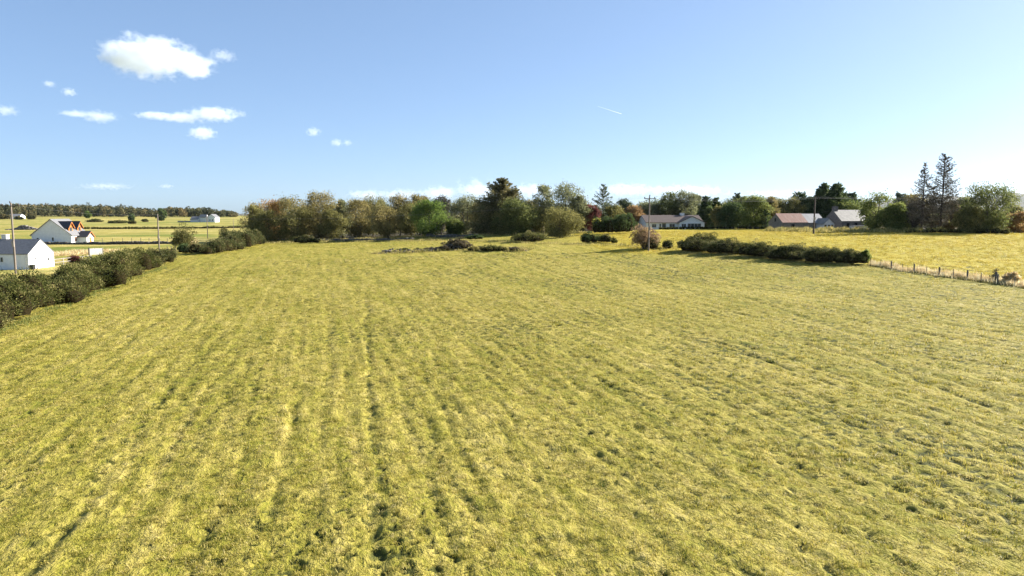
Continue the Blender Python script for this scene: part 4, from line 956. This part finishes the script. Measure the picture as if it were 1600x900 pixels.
# ------------------------------------------------------------------ poles and wires
def pole(label, px, d, top, arm=0, dark=False, armw=1.2, rad=.15, extra=True):
    x = xat(px, d); z0 = gnd(x, d); H = zat(top, d) - z0
    o = thing('utility_pole', label, 'utility pole', (x, d, z0), 0, 'wooden utility poles')
    V, Fq = tube([(0, 0, -.5), (0, 0, H - .05), (0, 0, H)], [rad, rad * .72, rad * .5], 10); mesh_np('pole', V, Fq, M['dark_pole' if dark else 'pole'], o, smooth=True)
    if arm:
        a = MB().box(-armw, armw, -.22, -.1, H - .55, H - .41).build('crossarm', M['dark_pole'], o)
        for k in (-1, 0, 1):
            V, Fq = tube([(k * armw * .92, -.16, H - .41 + (.38 if k == 0 else 0)), (k * armw * .92, -.16, H - .26 + (.38 if k == 0 else 0)), (k * armw * .92, -.16, H - .12 + (.38 if k == 0 else 0))], [.05, .1, .06], 8); mesh_np('insulator', V, Fq, M['insul'], a)
    if extra:
        MB().box(-rad * 1.05, rad * 1.05, -rad - .06, -rad * .8, H * .38, H * .46).build('pole_plate', M['rail'], o)
    return (x, d, z0 + H), o
pA, _ = pole('tall weathered pole with a dark crossarm beside the white shed', 18, 108.5, 317, 1, armw=1.35, rad=.17)
V, Fq = tube([(0, 0, 0), (0, 0, .01)], [.01, .01], 4)
pB, _ = pole('bare topped pole standing behind the left hedge bush', 246, 152, 334, 0)
pC, _ = pole('thin far pole in front of the white farm', 323, 268, 335.5, 0, extra=False)
pD, _ = pole('smaller far pole right of the white farm', 364, 390, 341.5, 0, rad=.13, extra=False)
pE, _ = pole('smallest far pole at the left edge of the wood', 388, 420, 343, 0, rad=.13, extra=False)
pF, _ = pole('pole with a wide crossarm in front of the bungalow', 1014.5, 131, 306.5, 1, armw=1.0)
pG, _ = pole('dark pole with a pale crossarm in the field before the barn', 1272.5, 168, 308, 1, dark=True, armw=.85, rad=.2)
def wire(label, a, b, sag, dz=(0, 0), off=0):
    a = np.array(a) + np.array([off, -.15, dz[0]]); b = np.array(b) + np.array([off, -.15, dz[1]])
    t = np.linspace(0, 1, 24)[:, None]; p = a + (b - a) * t; p[:, 2] -= sag * 4 * (t * (1 - t))[:, 0]
    V, Fq = tube(p, [.007] * 24, 5); tag(mesh_np('overhead_wire', V, Fq, M['alu']), label, 'wire', 'overhead wires')
for k, side in ((-1, 'left'), (0, 'middle'), (1, 'right')):
    wire(f'{side} wire between the crossarm poles of bungalow and barn', pF, pG, .8, (-.2 if k else .1, -.2 if k else .1), k * .85)
    wire(f'{side} wire running from the bungalow pole past the wood', (pF[0], pF[1], pF[2]), (xat(386, 205), 205, zat(342, 205)), 1.2, (-.2 if k else .1, k * .12), k * .85)
    wire(f'{side} wire from the barn pole towards the dying spruces', pG, (xat(1640, 240), 240, zat(300, 240)), 1.0, (-.2 if k else .1, k * .1), k * .7)
wire('wire from the tall near pole to the bare topped pole', pA, pB, .6, (-.3, -.2))
wire('wire from the bare topped pole to the thin far pole', pB, pC, 1.0, (-.2, -.2))
wire('wire between the far poles by the white farm', pC, pD, .8, (-.2, -.2))

# ------------------------------------------------------------------ far hills
def hills():
    r = np.random.default_rng(9)
    th = np.radians(np.linspace(-62, 62, 260)); rr = np.linspace(4600, 7000, 14)
    T, Q = np.meshgrid(th, rr); pxx = 800 + np.tan(T) * F_PX / cp
    prof = np.interp(pxx, [-600, 0, 300, 420, 700, 1000, 1150, 1330, 1400, 1480, 1510, 1560, 1572, 1640, 2000], [26, 28, 23, 22, 36, 52, 90, 90, 118, 150, 132, 135, 162, 138, 160])
    bell = np.exp(-((Q - 5800) / 750) ** 2)
    Z = (prof * (1 + .06 * vnoise(pxx / 25, Q / 900, 95)) + 8 * vnoise(pxx / 60, Q / 900, 96)) * bell - 8
    V = np.stack([np.sin(T) * Q, np.cos(T) * Q, Z], -1).reshape(-1, 3); n = len(th)
    i = np.arange(len(rr) - 1)[:, None] * n; j = np.arange(n - 1)[None, :]
    Fq = np.stack([i + j, i + n + j, i + n + j + 1, i + j + 1], -1).reshape(-1, 4)
    o = mesh_np('hills', V, Fq, mat('heather_hills', (.045, .05, .035), (.10, .085, .05), .002, .95), smooth=True); o['kind'] = 'structure'
hills()

# ------------------------------------------------------------------ sky, sun, air, clouds
SUN_AZ, SUN_EL = R(65), R(24)
w = bpy.data.worlds.new('World'); sc.world = w; w.use_nodes = True
nt = w.node_tree; bg = nt.nodes['Background']; bg.inputs['Strength'].default_value = .108
sky = nt.nodes.new('ShaderNodeTexSky'); sky.sky_type = 'NISHITA'; sky.sun_disc = False
sky.sun_elevation = SUN_EL; sky.sun_rotation = SUN_AZ; sky.altitude = 30; sky.air_density = .6; sky.dust_density = .7; sky.ozone_density = 4
gm = nt.nodes.new('ShaderNodeGamma'); gm.inputs['Gamma'].default_value = .58
tn = nt.nodes.new('ShaderNodeMix'); tn.data_type = 'RGBA'; tn.blend_type = 'MULTIPLY'; tn.inputs[0].default_value = 1; tn.inputs[7].default_value = (.885, 1.0, 1.12, 1)
nt.links.new(sky.outputs[0], gm.inputs['Color']); nt.links.new(gm.outputs[0], tn.inputs[6]); nt.links.new(tn.outputs[2], bg.inputs['Color'])
sd = bpy.data.lights.new('sun', 'SUN'); sd.energy = 5.0; sd.angle = R(.5); sd.color = (1, .95, .87)
so = bpy.data.objects.new('sun', sd); C.objects.link(so)
sv = Vector((math.sin(SUN_AZ) * math.cos(SUN_EL), math.cos(SUN_AZ) * math.cos(SUN_EL), math.sin(SUN_EL)))
so.rotation_euler = (-sv).to_track_quat('-Z', 'Y').to_euler()
def haze():
    o = MB().box(-7600, 7600, -7600, 7600, -22, 230).build('haze', None or bpy.data.materials.new('haze_air'))
    m = o.data.materials[0]; m.use_nodes = True; t = m.node_tree; t.nodes.clear()
    out = t.nodes.new('ShaderNodeOutputMaterial'); v = t.nodes.new('ShaderNodeVolumePrincipled')
    v.inputs['Color'].default_value = (.70, .84, 1, 1); v.inputs['Density'].default_value = 1.3e-5; v.inputs['Anisotropy'].default_value = .3
    t.links.new(v.outputs[0], out.inputs['Volume'])
    o['kind'] = 'stuff'; o['label'] = 'thin pale haze in the far air'; o['category'] = 'haze'
haze()
def cloud(label, px, py, dist, wpx, hpx, lumps, dens, seed, thr_=.5, scale=2.2, name='cloud', cat='cloud', fall=.9):
    """a volume in a box round (px,py); lumps = (x, z, rx, rz) in units of the half width and half height"""
    thr = thr_ + (.075 if dist > 8000 else .01)
    u, v, q = ray(px, py); t = dist / v; c = (u * t, v * t, CAM_Z + q * t)
    hw = wpx / 2 / F_PX * dist; hh = hpx / 2 / F_PX * dist; hd = min(hw, hh * 1.6)
    o = MB().box(-1.15, 1.15, -1.15, 1.15, -1.2, 1.2).build(name, bpy.data.materials.new('cloud_' + str(seed)))
    o.location = c; o.scale = (hw, hd, hh)
    m = o.data.materials[0]; m.use_nodes = True; T = m.node_tree; T.nodes.clear(); L = T.links.new
    out = T.nodes.new('ShaderNodeOutputMaterial'); vol = T.nodes.new('ShaderNodeVolumePrincipled')
    vol.inputs['Color'].default_value = (.87, .915, .96, 1); vol.inputs['Anisotropy'].default_value = .2
    tc = T.nodes.new('ShaderNodeTexCoord')
    def math_(op, a, b=None, c_=None, clamp=False):
        n = T.nodes.new('ShaderNodeMath'); n.operation = op; n.use_clamp = clamp
        for i_, s_ in enumerate((a, b, c_)):
            if s_ is None: continue
            if isinstance(s_, (int, float)): n.inputs[i_].default_value = s_
            else: L(s_, n.inputs[i_])
        return n.outputs[0]
    best = None
    for lx, lz, rx, rz in lumps:
        mp = T.nodes.new('ShaderNodeMapping'); mp.vector_type = 'POINT'
        mp.inputs['Location'].default_value = (-lx / rx, 0, -lz / rz); mp.inputs['Scale'].default_value = (1 / rx, 1.1, 1 / rz)
        L(tc.outputs['Object'], mp.inputs['Vector'])
        ln = T.nodes.new('ShaderNodeVectorMath'); ln.operation = 'LENGTH'; L(mp.outputs['Vector'], ln.inputs[0])
        f = math_('SUBTRACT', 1.0, ln.outputs['Value'])
        best = f if best is None else math_('MAXIMUM', best, f)
    nz = T.nodes.new('ShaderNodeTexNoise'); nz.inputs['Scale'].default_value = scale; nz.inputs['Detail'].default_value = 7; nz.inputs['Roughness'].default_value = .62
    mp2 = T.nodes.new('ShaderNodeMapping'); mp2.inputs['Scale'].default_value = (max(1, hw / hh * .75), 1, 1); mp2.inputs['Location'].default_value = (seed * 3.1, seed * 1.7, 0)
    L(tc.outputs['Object'], mp2.inputs['Vector']); L(mp2.outputs['Vector'], nz.inputs['Vector'])
    s = math_('ADD', math_('MULTIPLY', best, fall), math_('MULTIPLY', math_('SUBTRACT', nz.outputs['Fac'], thr), 2.3))
    s = math_('MULTIPLY', s, 1.35, clamp=True)
    L(math_('MULTIPLY', s, (.46 if wpx > 120 and dist < 8000 else .36) * dens / hh), vol.inputs['Density']); L(vol.outputs[0], out.inputs['Volume'])
    tag(o, label, cat); return o
CL = [
 ('largest bright white cumulus cloud with a grey left side', 243, 92, 3000, 160, 60, [(-.1, .1, .72, .95), (.62, -.25, .42, .6), (-.55, .1, .4, .7)], 3.2, 1, .46),
 ('small wispy cloud right of the largest cloud', 348, 87, 3000, 46, 24, [(0, 0, .9, .8)], .9, 2, .52),
 ('tiny upper wisp of the pair at the far left', 77, 131, 3400, 20, 13, [(0, 0, .9, .8)], .9, 3, .5),
 ('tiny lower wisp of the pair at the far left', 108, 144, 3400, 24, 17, [(0, 0, .9, .8)], 1.1, 4, .5),
 ('pale cloud cut by the left edge of the picture', 8, 173, 4200, 44, 20, [(0, 0, .9, .85)], 1.0, 5, .5),
 ('slanting flat cloud below the tiny pair', 140, 181, 4200, 90, 30, [(-.45, .2, .55, .35), (.35, -.1, .6, .6)], 1.5, 6, .5),
 ('long swept cloud with a tail pointing left', 297, 182, 4200, 156, 31, [(.45, .2, .55, .7), (-.15, -.1, .5, .5), (-.7, .1, .35, .35)], 1.8, 7, .48),
 ('small round cloud just below the long swept cloud', 316, 208, 4300, 44, 22, [(0, 0, .9, .9)], 1.7, 8, .47),
 ('tiny round cloud above the tall tan birch', 490, 206, 5000, 26, 16, [(0, 0, .9, .9)], .9, 9, .5),
 ('tiny cloud of two puffs right of the small round one', 526, 223, 5000, 22, 14, [(0, 0, .9, .9)], .8, 10, .5),
 ('faintest puff right of the two tiny clouds', 543, 223, 5000, 16, 12, [(0, 0, .9, .9)], .6, 11, .5),
 ('flat cloud low over the white house', 164, 292, 9000, 110, 16, [(0, .1, .9, .8)], 1.2, 12, .5),
 ('little flat cloud right of the one over the house', 260, 291, 9000, 32, 10, [(0, 0, .9, .8)], 1.0, 13, .5),
 ('long low cloud bank behind the left birches', 600, 305, 14000, 130, 30, [(-.4, 0, .6, .7), (.4, 0, .6, .8)], 1.8, 14, .5),
 ('tallest white cloud bank left of the big spruce', 725, 302, 14000, 160, 44, [(.3, .15, .62, .9), (-.5, -.1, .5, .7)], 2.0, 15, .5),
 ('white cloud bank between the spruce and the tall birch', 830, 300, 14000, 100, 30, [(0, .1, .95, .9)], 1.8, 16, .5),
 ('long white cloud bank above the bungalow', 1040, 300, 14000, 240, 30, [(-.5, .2, .5, .8), (.2, .1, .7, .8)], 1.8, 17, .5),
 ('thin white cloud bank above the barn', 1235, 304, 14000, 190, 22, [(0, 0, .95, .8)], 1.4, 18, .5),
]
for lb, px, py, dist, wp, hp, lm, dn, sd_, th_ in CL:
    cloud(lb, px, py, dist, wp, hp, lm, dn, sd_, th_)
a = np.array(ray(934, 166)); b_ = np.array(ray(971, 178)); a = a / a[1] * 9000; b_ = b_ / b_[1] * 9000
t = np.linspace(0, 1, 12)[:, None]; V, Fq = tube(a + (b_ - a) * t + np.array([0, 0, CAM_Z]), np.linspace(2.0, 5.5, 12), 8)
ct = mesh_np('contrail', V, Fq, bpy.data.materials.new('contrail_ice')); tag(ct, 'short thin white contrail high above the wood', 'contrail')
m = ct.data.materials[0]; m.use_nodes = True; m.node_tree.nodes.clear()
o_ = m.node_tree.nodes.new('ShaderNodeOutputMaterial'); v_ = m.node_tree.nodes.new('ShaderNodeVolumePrincipled'); v_.inputs['Density'].default_value = .06; v_.inputs['Color'].default_value = (1, 1, 1, 1)
m.node_tree.links.new(v_.outputs[0], o_.inputs['Volume'])

# ------------------------------------------------------------------ camera and render settings
cd = bpy.data.cameras.new('camera'); cam = bpy.data.objects.new('camera', cd); C.objects.link(cam); sc.camera = cam
cd.sensor_width = 36; cd.lens = 36 * F_PX / 1600; cd.clip_end = 60000; cd.clip_start = .1
cam.location = (0, 0, CAM_Z); cam.rotation_euler = (math.pi / 2 - PITCH, 0, 0)
sc.view_settings.view_transform = 'Standard'; sc.view_settings.look = 'None'; sc.view_settings.exposure = 1.7; sc.view_settings.gamma = 1
sc.cycles.max_bounces = 8; sc.cycles.diffuse_bounces = 3; sc.cycles.transmission_bounces = 4; sc.cycles.volume_bounces = 6; sc.cycles.transparent_max_bounces = 8
sc.cycles.use_denoising = True; sc.cycles.denoising_input_passes = "RGB_ALBEDO_NORMAL"; sc.cycles.denoising_prefilter = "ACCURATE"
sc.cycles.sample_clamp_indirect = 1.0; sc.cycles.sample_clamp_direct = 3.0
